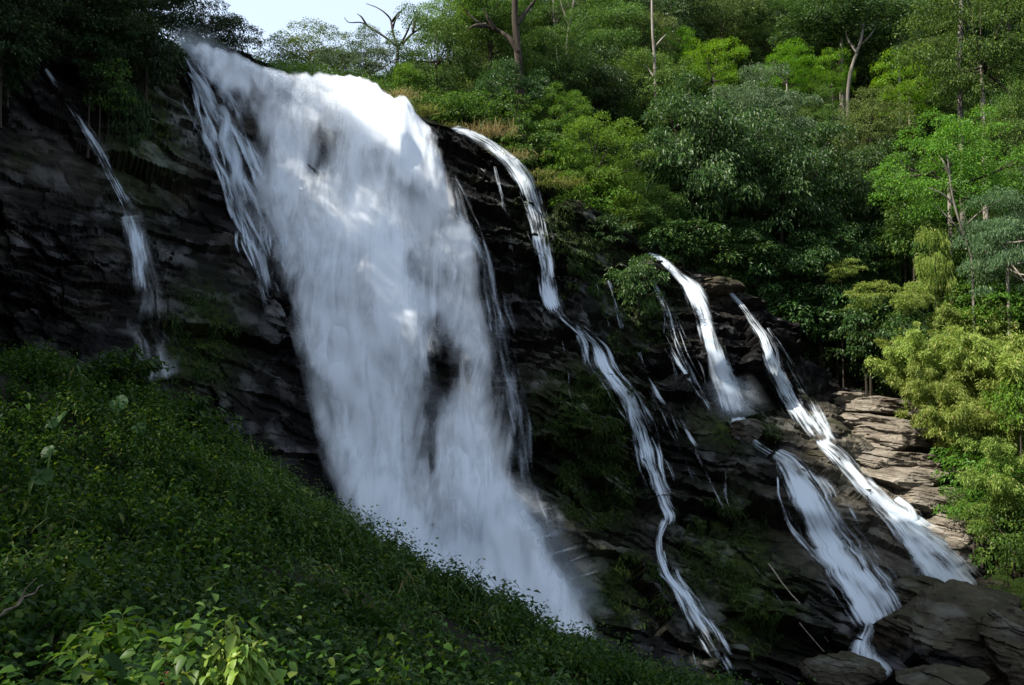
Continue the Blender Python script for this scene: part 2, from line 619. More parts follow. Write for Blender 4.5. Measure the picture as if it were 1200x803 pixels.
W_VEIL = water_mat('water_veil', 0.85, 0.17, 2.4, trans=0.45, detail=5, dist=0.9, col=(0.87, 0.92, 0.97))
W_THIN = water_mat('thin_water', 7.0, 0.45, 3.4, trans=0.4, detail=6)
W_FAN = water_mat('fan_water', 5.0, 0.25, 3.2, trans=0.4, detail=6)
W_WISP = water_mat('water_wisps', 2.2, 0.22, 2.6, trans=0.45, detail=5, dist=0.5)
W_MIST = water_mat('spray_mist', 0.35, 0.25, 0.9, trans=0.5, detail=4)

# ------------------------------------------------------------------ the cliff
CREST = np.array([(-340, 40), (-150, 55), (0, 72), (60, 78), (140, 72), (200, 52), (260, 66), (330, 92), (430, 100), (500, 140), (540, 150),
                  (600, 187), (660, 226), (720, 258), (770, 300), (800, 322), (850, 325), (880, 358), (930, 412), (1000, 452), (1080, 466), (1300, 470)], float)
CTRL = np.array([
    (-340, 40, 30), (-340, 300, 27), (-340, 600, 25), (-340, 850, 24), (-150, 55, 40), (-150, 300, 36), (-150, 600, 34), (-150, 850, 32),
    (0, 72, 50), (0, 250, 47), (0, 420, 45), (0, 850, 40), (60, 80, 54), (100, 200, 52), (150, 240, 52), (185, 370, 52), (190, 385, 51), (190, 450, 50), (190, 850, 44),
    (140, 72, 57), (200, 52, 66), (260, 66, 69), (330, 92, 69), (430, 100, 69), (250, 180, 62), (230, 300, 57), (300, 350, 57), (300, 500, 54), (330, 700, 49),
    (380, 250, 63), (450, 200, 65.5), (450, 400, 60), (450, 600, 55), (450, 850, 48), (520, 300, 64), (560, 450, 59), (590, 570, 56), (640, 640, 52.5), (680, 710, 50), (700, 850, 46),
    (500, 140, 70), (540, 150, 71), (600, 187, 70), (560, 250, 67), (640, 350, 64), (650, 375, 61.5), (640, 480, 58), (680, 480, 57.5), (690, 560, 56.5), (700, 640, 53),
    (660, 226, 70), (720, 258, 70), (700, 320, 67), (710, 400, 63.5), (750, 490, 60.5), (785, 598, 58.5), (785, 616, 56.5), (790, 700, 53), (850, 790, 49), (850, 850, 46),
    (770, 300, 72), (800, 322, 71), (830, 400, 67), (862, 486, 63.5), (870, 530, 61), (830, 530, 60), (860, 620, 56), (900, 700, 52), (930, 780, 48),
    (850, 325, 72.5), (900, 400, 70), (950, 490, 66.5), (920, 540, 61), (960, 600, 57), (1010, 680, 53), (1050, 730, 50), (980, 800, 46.5), (1000, 850, 45),
    (930, 412, 76), (1000, 452, 76), (1080, 466, 74), (990, 480, 70), (1050, 500, 69), (1000, 560, 63.5), (1050, 600, 60), (1100, 640, 57.5), (1150, 690, 55), (1200, 620, 60),
    (1130, 560, 63), (1300, 470, 70), (1300, 620, 60), (1300, 850, 44), (1150, 760, 49), (1150, 850, 44)], float)
DEPTH = TPS(CTRL[:, :2], CTRL[:, 2], 2e-4)
# steps in the rock: x0, x1, y at x0, y at x1, how far the rock steps forward below it (m)
LEDGES = [(610, 760, 352, 395, 1.2), (660, 760, 425, 470, 0.9), (740, 840, 600, 612, 1.6), (850, 960, 515, 540, 1.6), (600, 700, 440, 450, 0.9),
          (760, 880, 440, 505, 1.0), (840, 960, 560, 600, 0.9), (100, 210, 376, 392, 1.1), (0, 200, 235, 300, 0.9), (0, 150, 150, 180, 0.7), (180, 330, 165, 215, 0.9),
          (620, 740, 590, 640, 0.8), (960, 1120, 478, 490, 0.9), (970, 1110, 515, 532, 1.0), (980, 1110, 556, 566, 1.0), (1020, 1130, 596, 608, 1.0), (690, 800, 540, 560, 0.7)]

STEP = 2.0
cpx = np.arange(-340, 1300.1, STEP)
crest_y = np.interp(cpx, CREST[:, 0], CREST[:, 1])
NV, NB = 380, 46
vv = np.linspace(0, 1, NV)
GX = np.repeat(cpx[None], NV, 0)
GY = crest_y[None] + (860 - crest_y)[None] * vv[:, None]
D = DEPTH(GX, GY)
for x0, x1, y0, y1, A in LEDGES:
    ly = y0 + (y1 - y0) * (GX - x0) / (x1 - x0) + 5 * np.sin(GX * 0.09 + x0)
    fade = np.clip((GX - x0 + 15) / 30, 0, 1) * np.clip((x1 + 15 - GX) / 30, 0, 1)
    D = D + A * fade * (1 / (1 + np.exp((GY - ly) / 1.6)) - 0.5)
base = P(GX, GY, D)
# rows running back from the lip
tb = np.linspace(0, 1, NB + 1)[1:] ** 1.4 * 9.0
back = base[0][None] + np.stack([np.zeros_like(tb), tb, 0.30 * tb - 0.012 * tb ** 2], -1)[:, None, :]
S = np.concatenate([back[::-1], base], 0)
NR, NC = S.shape[:2]
du = np.gradient(S, axis=1)
dv = np.gradient(S, axis=0)
nrm = unit(np.cross(dv, du))
nrm = np.where(nrm[..., 1:2] > 0.3, -nrm, nrm)
nrm = unit(nrm * 0.6 + np.array([0.05, -0.6, 0.25]))


def rock_disp(p):
    x, y, z = p[..., 0] + 0.35 * p[..., 1], p[..., 1], p[..., 2]
    w1 = fbm(p * 0.22, 3, 11)
    w2 = fbm(p * 0.5 + 40, 3, 12)
    zz = z + 0.14 * x + 0.5 * w1
    xx = x + 0.8 * w2 + 0.5 * z
    a, ga = cells(xx, zz, 7.5, 3.4, 1)
    b, gb = cells(xx + 0.5 * w1, zz + 0.15 * w2, 4.2, 0.95, 2)
    c, gc = cells(xx, zz + 0.08 * w2, 1.6, 0.34, 3)
    big = fbm(p * 0.11 + 9, 3, 21)
    m1 = np.clip(0.55 + 2.0 * fbm(p * 0.13 + 50, 2, 23), 0.05, 1.35)      # how bedded the rock is here
    m2 = np.clip(0.45 + 2.2 * fbm(p * 0.15 + 90, 2, 24), 0.0, 1.3)        # how blocky
    e, ge = cells(xx * 0.9 + 0.4 * zz + 0.6 * w1, zz + 0.2 * xx, 2.3, 1.9, 4)
    f, gf = cells(xx + 0.3 * zz, zz + 0.35 * xx + 0.2 * w2, 0.8, 0.55, 5)
    d = 2.0 * a + 0.85 * b * m1 + 0.22 * c * m1 * np.clip(0.6 + 1.5 * w2, 0.1, 1.3) + 1.35 * e * m2 + 0.42 * f * m2 + 1.3 * big + 0.16 * fbm(p * 1.6, 4, 31)
    d = d - 0.08 * np.exp(-(ga / 0.03) ** 2)
    return d


disp = rock_disp(S)
rowi = np.arange(NR)[:, None]
amp = np.where(rowi < NB, 0.45, 1.0) * (1 + 0.35 * np.clip((np.r_[cpx][None] - 560) / 80, 0, 1) * np.clip((980 - cpx[None]) / 60, 0, 1))
S = S + nrm * (disp * amp)[..., None]
SPX, SPY, _ = proj(S)


def blob(cx, cy, rx, ry):
    return np.exp(-(((SPX - cx) / rx) ** 2 + ((SPY - cy) / ry) ** 2))


dry = 0.9 * np.clip((SPX - 905) / 60, 0, 1) * np.clip((SPY - 455) / 30, 0, 1) * np.clip((700 - SPY) / 60, 0, 1)
dry = np.maximum(dry, 0.3 * blob(60, 190, 130, 55))
dry = np.maximum(dry, 0.35 * blob(280, 150, 70, 20))
dry = np.maximum(dry, 0.8 * blob(685, 232, 28, 12))
dry = np.maximum(dry, 0.5 * blob(850, 340, 40, 25))
dry = np.maximum(dry, 0.3 * blob(640, 440, 50, 40))
dry = np.maximum(dry, 0.04)
dry = np.maximum(dry, np.clip(1.1 * fbm(S * 0.22 + 33, 3, 77) - 0.2, 0, 0.25))
moss = np.clip(0.9 * fbm(S * 0.3 + 13, 3, 78) - 0.25, 0, 0.5)
MOSS = [(690, 480, 60, 60), (700, 560, 55, 60), (850, 650, 60, 70), (750, 340, 40, 50), (235, 400, 45, 60), (640, 250, 40, 40), (880, 700, 60, 60), (700, 290, 30, 30), (170, 160, 45, 80), (860, 500, 50, 25), (700, 690, 60, 50)]
for b in MOSS:
    moss = np.maximum(moss, blob(*b))
cliff_me = mesh_np('cliff', S, grid_faces(NR, NC), M_CLIFF, False)
attr(cliff_me, 'dry', dry)
attr(cliff_me, 'moss', moss)
cliff = link('cliff', cliff_me)
tag(cliff, 'dark wet layered rock cliff under the waterfalls', 'cliff', kind='structure')
bvh = BVHTree.FromPolygons([tuple(v) for v in S.reshape(-1, 3)], grid_faces(NR, NC).tolist())


def hit_d(px, py, default=None):
    """depth (y) of the cliff seen at a photo pixel"""
    q = Vector(P(px, py, 1.0)).normalized()
    loc, n, i, dist = bvh.ray_cast(Vector((0, 0, 0)), q, 400)
    if loc is None:
        return default if default is not None else float(DEPTH(px, py))
    return loc.y


# ------------------------------------------------------------------ the hillside behind and the valley floor
cx = P(CREST[:, 0], CREST[:, 1], DEPTH(CREST[:, 0], CREST[:, 1]))
hp = [(c[0], c[1] + 2.5, c[2] - 0.6) for c in cx]
for px, py, d in [(-340, 20, 40), (-150, 30, 52), (0, 50, 62), (100, 55, 70), (200, 84, 78), (300, 118, 84), (420, 105, 82), (520, 135, 84), (620, 150, 84), (720, 205, 85), (820, 255, 86), (920, 320, 86), (1020, 380, 84),
                  (0, 10, 90), (150, 50, 95), (250, 120, 100), (300, 125, 110), (450, 105, 110), (560, 80, 110), (700, 60, 105), (850, 120, 105), (1000, 180, 103), (1120, 250, 95),
                  (300, 140, 170), (450, 110, 160), (600, 80, 150), (520, 105, 135), (750, -20, 150), (900, -40, 140), (1050, -20, 135), (1200, 20, 130),
                  (1300, -160, 180), (900, -200, 200), (600, 40, 210), (500, 90, 230), (200, 120, 210), (-200, -250, 90), (-400, -350, 70), (-60, -130, 75)]:
    hp.append(tuple(P(px, py, d)))
# the high wooded side of the gorge beyond the left edge of the frame, raised to shade the falls
hp += [(-42, 62, 32), (-41, 48, 40), (-52, 55, 46), (-36, 65, 26), (-35, 53, 33), (-34, 80, 27), (-60, 70, 56), (-50, 90, 48), (-70, 50, 58), (-40, 40, 36), (-36, 36, 34), (-50, 38, 46), (-48, 30, 36)]
# the right-hand bank
for px, py, d in [(1100, 470, 75), (1150, 420, 72), (1200, 380, 70), (1300, 250, 70), (1230, 480, 60), (1150, 600, 60), (1190, 640, 55), (1210, 690, 50), (1230, 760, 44), (1300, 560, 50), (1450, 400, 50),
                  (1180, 560, 64), (1400, 600, 40), (1600, 400, 40)]:
    hp.append(tuple(P(px, py, d)))
hp = np.array(hp)
HILL = TPS(hp[:, :2], hp[:, 2], 1e-4)


def H(x, y):
    return HILL(x, y)


hx = np.arange(-75, 110.1, 0.8)
ys = np.interp(hx, cx[3:, 0], cx[3:, 1]) + 1.6
ys = np.where(hx < -28.5, np.interp(hx, [-60, -36, -32.5, -30.5, -28.5], [22, 30, 44, 52, ys[np.argmin(np.abs(hx + 28.4))]]), ys)
ys = np.where(hx > 29, np.interp(hx, [29, 31, 33, 36, 110], [66, 57, 47, 40, 36]), ys)
hv = np.linspace(0, 1, 150) ** 1.3
HX = np.repeat(hx[None], 150, 0)
HY = ys[None] + (230 - ys)[None] * hv[:, None]
HZ = H(HX, HY)
pts = np.stack([HX, HY, HZ], -1)
HZ = HZ + 0.8 * fbm(pts * 0.15, 3, 5) - 0.3
HZ[0] -= 3.5
HZ[1] -= 2.2
HZ[2] -= 1.0
hill_me = mesh_np('hillside', np.stack([HX, HY, HZ], -1), grid_faces(*HX.shape)[:, ::-1], M_SOIL, True)
tag(link('hillside', hill_me), 'steep forested hillside behind the waterfalls', 'hillside', kind='structure')

ZW = -15.2
gx = np.concatenate([np.linspace(-1500, -120, 12), np.linspace(-100, 120, 110), np.linspace(140, 1500, 12)])
gy = np.concatenate([np.linspace(-600, -40, 8), np.linspace(-30, 120, 75), np.linspace(140, 2400, 14)])
GGX, GGY = np.meshgrid(gx, gy)
GGZ = ZW + 0.25 * fbm(np.stack([GGX, GGY, GGX * 0], -1) * 0.3, 3, 8)
tag(link('ground', mesh_np('ground', np.stack([GGX, GGY, GGZ], -1), grid_faces(*GGX.shape)[:, ::-1], M_BED, True)), 'brown rocky stream bed at the foot of the falls', 'ground', kind='structure')

# ------------------------------------------------------------------ the near slope
FGC = [(-300, 803, 3.0), (0, 803, 3.6), (140, 803, 3.7), (270, 803, 3.9), (400, 803, 4.9), (500, 803, 6.2), (600, 803, 7.8), (700, 803, 9.8), (860, 803, 12.6), (960, 855, 12.6),
       (0, 600, 7.2), (0, 500, 10.5), (0, 403, 16.5), (-200, 500, 10), (-300, 345, 17), (100, 428, 16), (210, 455, 15.6), (200, 600, 8.8), (300, 528, 15), (300, 650, 8.4), (400, 603, 14.6), (400, 700, 8.2),
       (500, 654, 14.2), (500, 720, 9.2), (600, 694, 13.8), (600, 750, 9.8), (700, 737, 13.4), (780, 772, 13.0)]
fgp = [tuple(P(*c) - np.array([0, 0, 0.36 + 0.010 * c[2]])) for c in FGC]
fgp += [(0, 0, -1.75), (2.5, 0, -2.4), (-2.5, 0, -1.3), (6, 5, -5.2), (5.5, 9, -5.2), (7, 14, -7.5), (10, 18, -12), (4, 20, -10.5), (0, 22, -9), (-5, 23, -6), (-12, 25, -3.5), (-9, 20, -1.6),
        (-20, 22, 3), (-16, 14, 5), (-14, 6, 4), (-14, -4, 4), (-30, 14, 27), (-30, 0, 23), (-32, 28, 32), (12, 8, -11), (14, 0, -11), (14, 24, -15), (0, 30, -15), (-20, 34, -7), (0, -8, -1.8), (10, -8, -7)]
fgp = np.array(fgp)
FG = TPS(fgp[:, :2], fgp[:, 2], 1e-5)
fx, fy = np.meshgrid(np.arange(-34, 16.1, 0.25), np.arange(-8, 34.1, 0.25))
fz = FG(fx, fy)
fz = np.maximum(fz + 0.12 * fbm(np.stack([fx, fy, fz], -1) * 0.8, 3, 6), ZW - 1.0)
tag(link('slope', mesh_np('slope', np.stack([fx, fy, fz], -1), grid_faces(*fx.shape)[:, ::-1], M_SOIL, True)), 'earth of the near slope under the leafy cover', 'slope', kind='structure')


# ------------------------------------------------------------------ the water
def smooth1(a, k, axis):
    if k < 1:
        return a
    pad = [(0, 0)] * a.ndim
    pad[axis] = (k, k)
    b = np.pad(a, pad, mode='edge')
    c = np.cumsum(b, axis=axis)
    c = np.insert(c, 0, 0, axis=axis)
    n = 2 * k + 1
    return (np.take(c, np.arange(n, c.shape[axis]), axis) - np.take(c, np.arange(0, c.shape[axis] - n), axis)) / n


def nearest_env(a, k, axis):
    """running minimum: the rock nearest the eye within k samples"""
    n = a.shape[axis]
    out = a.copy()
    for s in range(-k, k + 1):
        out = np.minimum(out, np.take(a, np.clip(np.arange(n) + s, 0, n - 1), axis))
    return out


def flow_strip(name, path, mat, off=0.16, dens=0.62, nu=9, step=3.0, bulge=0.05, sm=4, parent=None, fray=0.12, seed=0, ends=(0.5, 0.15)):
    """a ribbon of water that follows the rock down a path of (px, py, half width px)"""
    path = np.array(path, float)
    seg = np.concatenate([[0], np.cumsum(np.linalg.norm(np.diff(path[:, :2], axis=0), axis=1))])
    n = max(int(seg[-1] / step), 4)
    t = np.linspace(0, seg[-1], n)
    X, Y, Wd = (smooth1(np.interp(t, seg, path[:, k]), 2, 0) for k in range(3))
    wob = np.stack([t * 0.05, t * 0 + seed * 3.7, t * 0], -1)
    X = X + Wd * 0.06 * fbm(wob * 1.5, 3, seed + 50)
    Wd = Wd * (1.3 if mat is not W_THIN else 1.12)
    tx, ty = np.gradient(X), np.gradient(Y)
    ln = np.hypot(tx, ty)
    # across the flow, mostly level in the picture as the sheet hangs down the rock
    ax, ay = ty / ln, -tx / ln * 0.55
    u = np.linspace(-1, 1, nu)
    PX = X[:, None] + ax[:, None] * u[None] * Wd[:, None]
    PY = Y[:, None] + ay[:, None] * u[None] * Wd[:, None]
    dd = np.array([[hit_d(a, b) for a, b in zip(r, q)] for r, q in zip(PX, PY)])
    dd = nearest_env(nearest_env(dd, 3, 0), 1, 1)
    for _ in range(2):
        dd = smooth1(smooth1(dd, sm, 0), 1, 1)
    dd = dd - off - bulge * (1 - u[None] ** 2)
    V = P(PX, PY, dd)
    mpp = dd.mean() / FPX
    U = u[None] * (Wd.mean() * mpp) + 0 * PX
    Vv = np.repeat((t * mpp)[:, None], nu, 1)
    e = 1 - np.abs(u)
    dn = (dens * 0.86 - (0.10 if mat is W_THIN else 0.05)) * np.clip(e / 0.8, 0, 1)[None] ** 1.3 * np.ones((n, 1))
    dn = dn * (1 + 0.8 * fbm(np.stack([Vv * 0.6, U * 1.6, U * 0 + seed], -1), 3, seed + 70))
    k = np.linspace(0, 1, n)[:, None]
    dn = dn * np.clip(k / max(ends[0] * 0.02, 1e-3), 0.15, 1) * np.clip((1 - k) / max(ends[1], 1e-3), 0, 1) ** 0.6
    me = mesh_np(name, V, grid_faces(n, nu), mat, True)
    uvs(me, np.stack([U, Vv], -1).reshape(-1, 2))
    attr(me, 'dens', dn)
    return link(name, me, parent)


def braid(name, path, n, seed, mat, spread=0.8, dens=0.5, hw=0.28, wig=0.02, **kw):
    """n thin strands wandering inside the path's width"""
    out = []
    path = np.array(path, float)
    seg = np.concatenate([[0], np.cumsum(np.linalg.norm(np.diff(path[:, :2], axis=0), axis=1))])
    m = max(int(seg[-1] / 9), 6)
    t = np.linspace(0, seg[-1], m)
    X, Y, Wd = (np.interp(t, seg, path[:, k]) for k in range(3))
    rs = np.random.RandomState(seed)
    for k in range(n):
        o = spread * (2 * (k + 0.5) / n - 1) + 0.55 * fbm(np.stack([t * wig, t * 0 + k * 9.1 + seed, t * 0], -1), 3, seed)
        a, b = int(rs.uniform(0, 0.3) * m), m - int(rs.uniform(0, 0.2) * m)
        w = np.maximum(Wd * hw * (0.6 + 0.8 * rs.rand()), 2.2)
        out.append((name, (np.stack([X + o * Wd, Y + 0.25 * o * Wd, w], -1)[a:b], mat, dict(dens=dens * (0.8 + 0.4 * rs.rand()), seed=seed + k, ends=(3, 0.2), nu=7, **kw))))
    return out


def waterfall(label, strips, name='waterfall'):
    root = bpy.data.objects.new(name, None)
    COL.objects.link(root)
    tag(root, label, 'waterfall', 'streams of water falling down the cliff')
    for nm, (path, mat, kw) in strips:
        flow_strip(nm, path, mat, parent=root, **kw)
    return root


# the main waterfall: a sheet of falling water between a lip line, two edges and a foot
LIP = np.array([(196, 44), (235, 46), (270, 56), (300, 70), (330, 80), (380, 83), (430, 91), (470, 113), (505, 146)], float)
LEFT = np.array([(196, 46), (232, 95), (252, 150), (262, 200), (290, 255), (318, 320), (346, 420), (368, 520), (398, 640), (440, 760)], float)
RIGHT = np.array([(505, 148), (540, 215), (566, 300), (584, 390), (604, 470), (608, 560), (640, 620), (668, 670), (692, 715), (720, 770)], float)
FOOT = np.array([(430, 760), (720, 770)], float)


def arc(poly, t):
    s = np.concatenate([[0], np.cumsum(np.linalg.norm(np.diff(poly, axis=0), axis=1))])
    s /= s[-1]
    return np.stack([np.interp(t, s, poly[:, 0]), np.interp(t, s, poly[:, 1])], -1)


NU, NVW = 110, 230
uu, tt = np.linspace(0, 1, NU), np.linspace(0, 1, NVW)
lip, foot = arc(LIP, uu), arc(FOOT, uu)
le, ri = smooth1(arc(LEFT, tt), 4, 0), smooth1(arc(RIGHT, tt), 4, 0)
Ub, Tb = uu[None, :, None], tt[:, None, None]
C = (1 - Tb) * lip[None] + Tb * foot[None] + (1 - Ub) * le[:, None] + Ub * ri[:, None] \
    - ((1 - Ub) * (1 - Tb) * lip[0] + Ub * (1 - Tb) * lip[-1] + (1 - Ub) * Tb * foot[0] + Ub * Tb * foot[-1])
CX, CY = C[..., 0], C[..., 1]
# the water does not leave the lip in a clean line
_l = np.stack([CX * 0.055, CX * 0.0, CX * 0 + 2.0], -1)
CY = CY - np.exp(-Tb[..., 0] / 0.05) * (3 + 9 * fbm(_l, 4, 401)) * np.clip((CX - 300) / 60, 0.4, 1)
dm = np.array([[hit_d(a, b) for a, b in zip(r, q)] for r, q in zip(CX, CY)])


def main_dens(px, py, front):
    def g(x, y, rx, ry):
        return np.exp(-(((px - x) / rx) ** 2 + ((py - y) / ry) ** 2))
    d = 0.83 - 0.52 * g(285, 165, 26, 42) - 0.55 * g(278, 210, 34, 60) - 0.3 * g(240, 120, 22, 50) - 0.25 * g(300, 110, 35, 22) - 0.25 * g(320, 280, 22, 60)
    d -= 0.40 * g(375, 168, 20, 34) + 0.42 * g(492, 290, 26, 52) + 0.3 * g(482, 215, 16, 22) + 0.55 * g(503, 510, 24, 75) + 0.38 * g(520, 440, 18, 60)
    d -= 0.4 * g(575, 470, 14, 60) + 0.32 * g(540, 400, 26, 70) + 0.3 * g(505, 360, 22, 60) + 0.35 * g(530, 250, 18, 50) + 0.5 * g(548, 625, 30, 32) + 0.28 * g(590, 600, 14, 40)
    d -= 0.22 * g(345, 520, 20, 150) + 0.15 * g(360, 240, 22, 80) + 0.18 * g(440, 500, 14, 90)
    d += 0.2 * g(470, 150, 50, 30) + 0.3 * g(420, 420, 60, 130) + 0.5 * g(605, 645, 75, 45) + 0.4 * g(660, 695, 40, 30) + 0.3 * g(598, 480, 10, 60)
    d -= 0.08 * g(262, 110, 45, 60) + 0.12 * g(300, 250, 30, 90)
    if front:
        d = d - 0.20 - 0.28 * g(265, 140, 45, 110)
    return d


def sheet(name, off, front, mat, seed, parent, grow=1.0):
    mx = 0.5 + (CX - CX.mean(1, keepdims=True)) / 300
    px = CX.mean(1, keepdims=True) + (CX - CX.mean(1, keepdims=True)) * grow
    py = CY
    d = nearest_env(nearest_env(dm, 7, 0), 5, 1)
    d = smooth1(smooth1(d, 14, 0), 5, 1)
    d = smooth1(smooth1(d, 14, 0), 5, 1)
    T = tt[:, None]
    U1 = uu[None]
    lift = off * np.clip(0.55 + T / 0.2, 0.55, 1) * (0.35 + 0.65 * np.clip(np.minimum(U1, 1 - U1) / 0.3, 0, 1))
    d = d - lift
    V = P(px, py, d)
    U = (px - 400) * 60 / FPX
    Vv = (py - 50) * 62 / FPX + 0.25 * (px - 400) * 60 / FPX
    # billows: long folds that run down the fall
    q = np.stack([U * 0.42 + seed, Vv * 0.12, U * 0], -1)
    bil = fbm(q * np.array([0.9, 1.5, 1]), 3, 80 + seed) * 1.1 + 0.15 * fbm(q * np.array([3.2, 3.0, 1]), 2, 90 + seed)
    V[..., 1] -= bil * np.clip(T / 0.2, 0.15, 1) * (1.0 if front else 0.6)
    dn = main_dens(px + 14 * fbm(q * 1.5 + 3, 3, 95), py + 34 * fbm(q * 1.5, 3, 96), front)
    e = np.minimum(U1, 1 - U1) * np.ones_like(T)
    edge = np.clip(e / (0.12 + 0.06 * front), 0, 1)
    dn = np.clip(dn, 0, 1.3) * edge
    dn = dn * np.clip((tt[:, None] + 0.004) / 0.02, 0.3 if not front else 0, 1)
    dn = dn + (0.42 if front else 0.3) * fbm(q * np.array([0.9, 2.6, 1]) + 7, 4, 97 + seed)
    dn = dn + 0.5 * np.exp(-T / 0.10) * fbm(q * np.array([6, 9, 1]) + 3, 3, 99 + seed) - 0.10 * np.exp(-T / 0.03)
    dn = np.where(edge < 0.02, 0, np.clip(dn, 0, 1.3))
    me = mesh_np(name, V, grid_faces(NVW, NU), mat, True)
    uvs(me, np.stack([U, Vv], -1).reshape(-1, 2))
    attr(me, 'dens', dn)
    return link(name, me, parent)


mainfall = bpy.data.objects.new('waterfall', None)
COL.objects.link(mainfall)
tag(mainfall, 'broad white main waterfall, by far the widest, plunging down the middle of the cliff', 'waterfall', 'streams of water falling down the cliff')
sheet('water_sheet', 0.45, False, W_MAIN, 1, mainfall)
sheet('water_veil', 1.15, True, W_VEIL, 2, mainfall, 1.02)
sheet('plumes', 1.9, True, W_VEIL, 6, mainfall, 1.0)
# spray thrown up at the lip and where the fall strikes the rock low on its right
flow_strip('spray', [(200, 50, 10), (225, 55, 22), (245, 75, 26), (262, 100, 22)], W_MIST, off=0.7, dens=0.62, parent=mainfall, seed=3, nu=13, ends=(4, .4))
flow_strip('spray', [(540, 555, 30), (575, 590, 55), (605, 635, 62), (640, 690, 58), (680, 735, 46)], W_MIST, off=1.0, dens=0.62, sm=10, parent=mainfall, seed=4, nu=15, ends=(5, .3))

T, V_ = W_THIN, W_FAN
# wisps spilling over the dark rock beside the fall and along its ragged edges
for nm, (pth, mt_, kw_) in (
        braid('wisp', [(205, 52, 14), (238, 100, 26), (262, 160, 36), (288, 225, 38), (312, 300, 32), (335, 380, 22)], 16, 500, W_THIN, spread=1.0, dens=0.6, hw=0.11, off=0.3, wig=0.014)
        + braid('wisp', [(210, 54, 16), (240, 100, 26), (266, 160, 34), (290, 225, 36), (314, 300, 30), (335, 380, 22)], 5, 560, W_WISP, spread=0.8, dens=0.46, hw=0.4, off=0.3, wig=0.014)
        + braid('wisp', [(505, 160, 10), (540, 225, 14), (568, 310, 16), (588, 400, 16), (606, 480, 14), (614, 560, 18), (640, 630, 24), (690, 715, 30)], 8, 520, W_WISP, spread=0.9, dens=0.36, hw=0.6, off=0.6)):
    flow_strip(nm, pth, mt_, parent=mainfall, **kw_)


def mist(parent, px, py, rx, ry, off, seed, mat=None):
    """a puff of drifting spray: a lumpy closed body of even, thin density"""
    import bmesh
    d = hit_d(px, py) - off
    c = P(px, py, d)
    bm = bmesh.new()
    bmesh.ops.create_icosphere(bm, subdivisions=3, radius=1.0)
    V = np.array([v.co[:] for v in bm.verts])
    V = V * (1 + 0.12 * fbm(V * 1.3 + seed * 4.7, 3, seed))[:, None]
    for v, q in zip(bm.verts, V):
        v.co = q
    me = bpy.data.meshes.new('mist')
    bm.to_mesh(me)
    bm.free()
    me.materials.append(mat or M_MIST)
    k = d / FPX
    return link('mist', me, parent, tuple(c), (0, 0, seed), (1.25 * rx * k, 1.0 * (rx + ry) / 2 * k, 1.25 * ry * k))


for k, (px, py, rx, ry, off) in enumerate([(590, 605, 50, 46, 2.0), (622, 655, 50, 46, 2.0), (655, 700, 44, 34, 1.6), (540, 640, 60, 60, 2.5), (580, 685, 70, 50, 2.5), (440, 640, 60, 60, 2.0),
                                           (235, 58, 26, 24, 0.6), (262, 78, 30, 22, 0.6), (212, 48, 22, 18, 0.4)]):
    mist(mainfall, px, py, rx, ry, off, k + 1)
waterfall('thin veiled waterfall down the shaded rock wall farthest from the trees, broken by one ledge', [
    ('upper_stream', ([(52, 78, 5), (70, 105, 7), (92, 140, 10), (112, 170, 13), (130, 205, 13), (148, 240, 14), (158, 268, 17), (164, 310, 19), (168, 350, 20), (172, 378, 22)], T, dict(dens=0.66, seed=5, off=0.8, sm=8))),
    ('veil', ([(150, 250, 16), (162, 300, 26), (166, 340, 32), (170, 382, 36), (176, 404, 34)], W_VEIL, dict(dens=0.52, seed=75, off=0.6, sm=10, nu=13))),
    ('lower_stream', ([(165, 376, 20), (178, 405, 32), (190, 450, 36)], W_VEIL, dict(dens=0.56, seed=6, off=0.4, sm=8, nu=13)))])
waterfall('slender waterfall sliding off the grassy lip beside the main fall, down to a long ledge', [
    ('stream', ([(524, 150, 8), (548, 154, 14), (575, 170, 15), (600, 190, 16), (617, 215, 17), (630, 260, 15), (640, 310, 15), (645, 350, 17), (654, 374, 17)], T, dict(dens=0.86, seed=7, ends=(2, .08)))),
    ('strand', ([(578, 190, 4), (588, 230, 5), (597, 270, 5), (603, 335, 6)], T, dict(dens=0.5, seed=8, ends=(2, .4))))]
    + braid('strand', [(540, 152, 14), (575, 170, 18), (600, 190, 20), (617, 215, 22), (630, 260, 20), (640, 310, 20), (646, 357, 22)], 4, 420, T, dens=0.5, hw=0.18))
waterfall('zigzag cascade stepping from the long ledge down over dark rock to a flat shelf', [
    ('stream', ([(634, 336, 12), (650, 358, 15), (672, 380, 14), (697, 402, 14), (708, 430, 17), (733, 462, 18), (752, 500, 14), (765, 550, 13), (778, 590, 15), (786, 606, 20), (780, 622, 14)], T, dict(dens=0.68, seed=9, ends=(3, .06)))),
    ('strand', ([(676, 390, 4), (684, 415, 5), (686, 432, 4)], T, dict(dens=0.55, seed=10))),
    ('strand', ([(730, 470, 5), (744, 500, 6), (752, 530, 5)], T, dict(dens=0.5, seed=11)))]
    + braid('strand', [(640, 356, 16), (672, 380, 16), (697, 402, 20), (708, 430, 24), (733, 462, 26), (752, 500, 28), (766, 550, 26), (784, 604, 30)], 8, 300, T, dens=0.62, hw=0.2))
waterfall('narrow stream running from the flat shelf down to the brown stream bed', [
    ('stream', ([(782, 604, 12), (772, 628, 7), (773, 650, 8), (782, 675, 9), (800, 695, 11), (815, 720, 13), (835, 750, 15), (852, 785, 17), (862, 800, 18)], T, dict(dens=0.7, seed=12, ends=(2, .1)))),
    ('strand', ([(800, 735, 5), (810, 760, 7), (818, 790, 7)], T, dict(dens=0.4, seed=13)))]
    + braid('strand', [(776, 610, 14), (776, 640, 12), (784, 675, 16), (802, 695, 20), (818, 720, 22), (836, 750, 24), (858, 790, 26)], 6, 320, T, dens=0.62, hw=0.2))
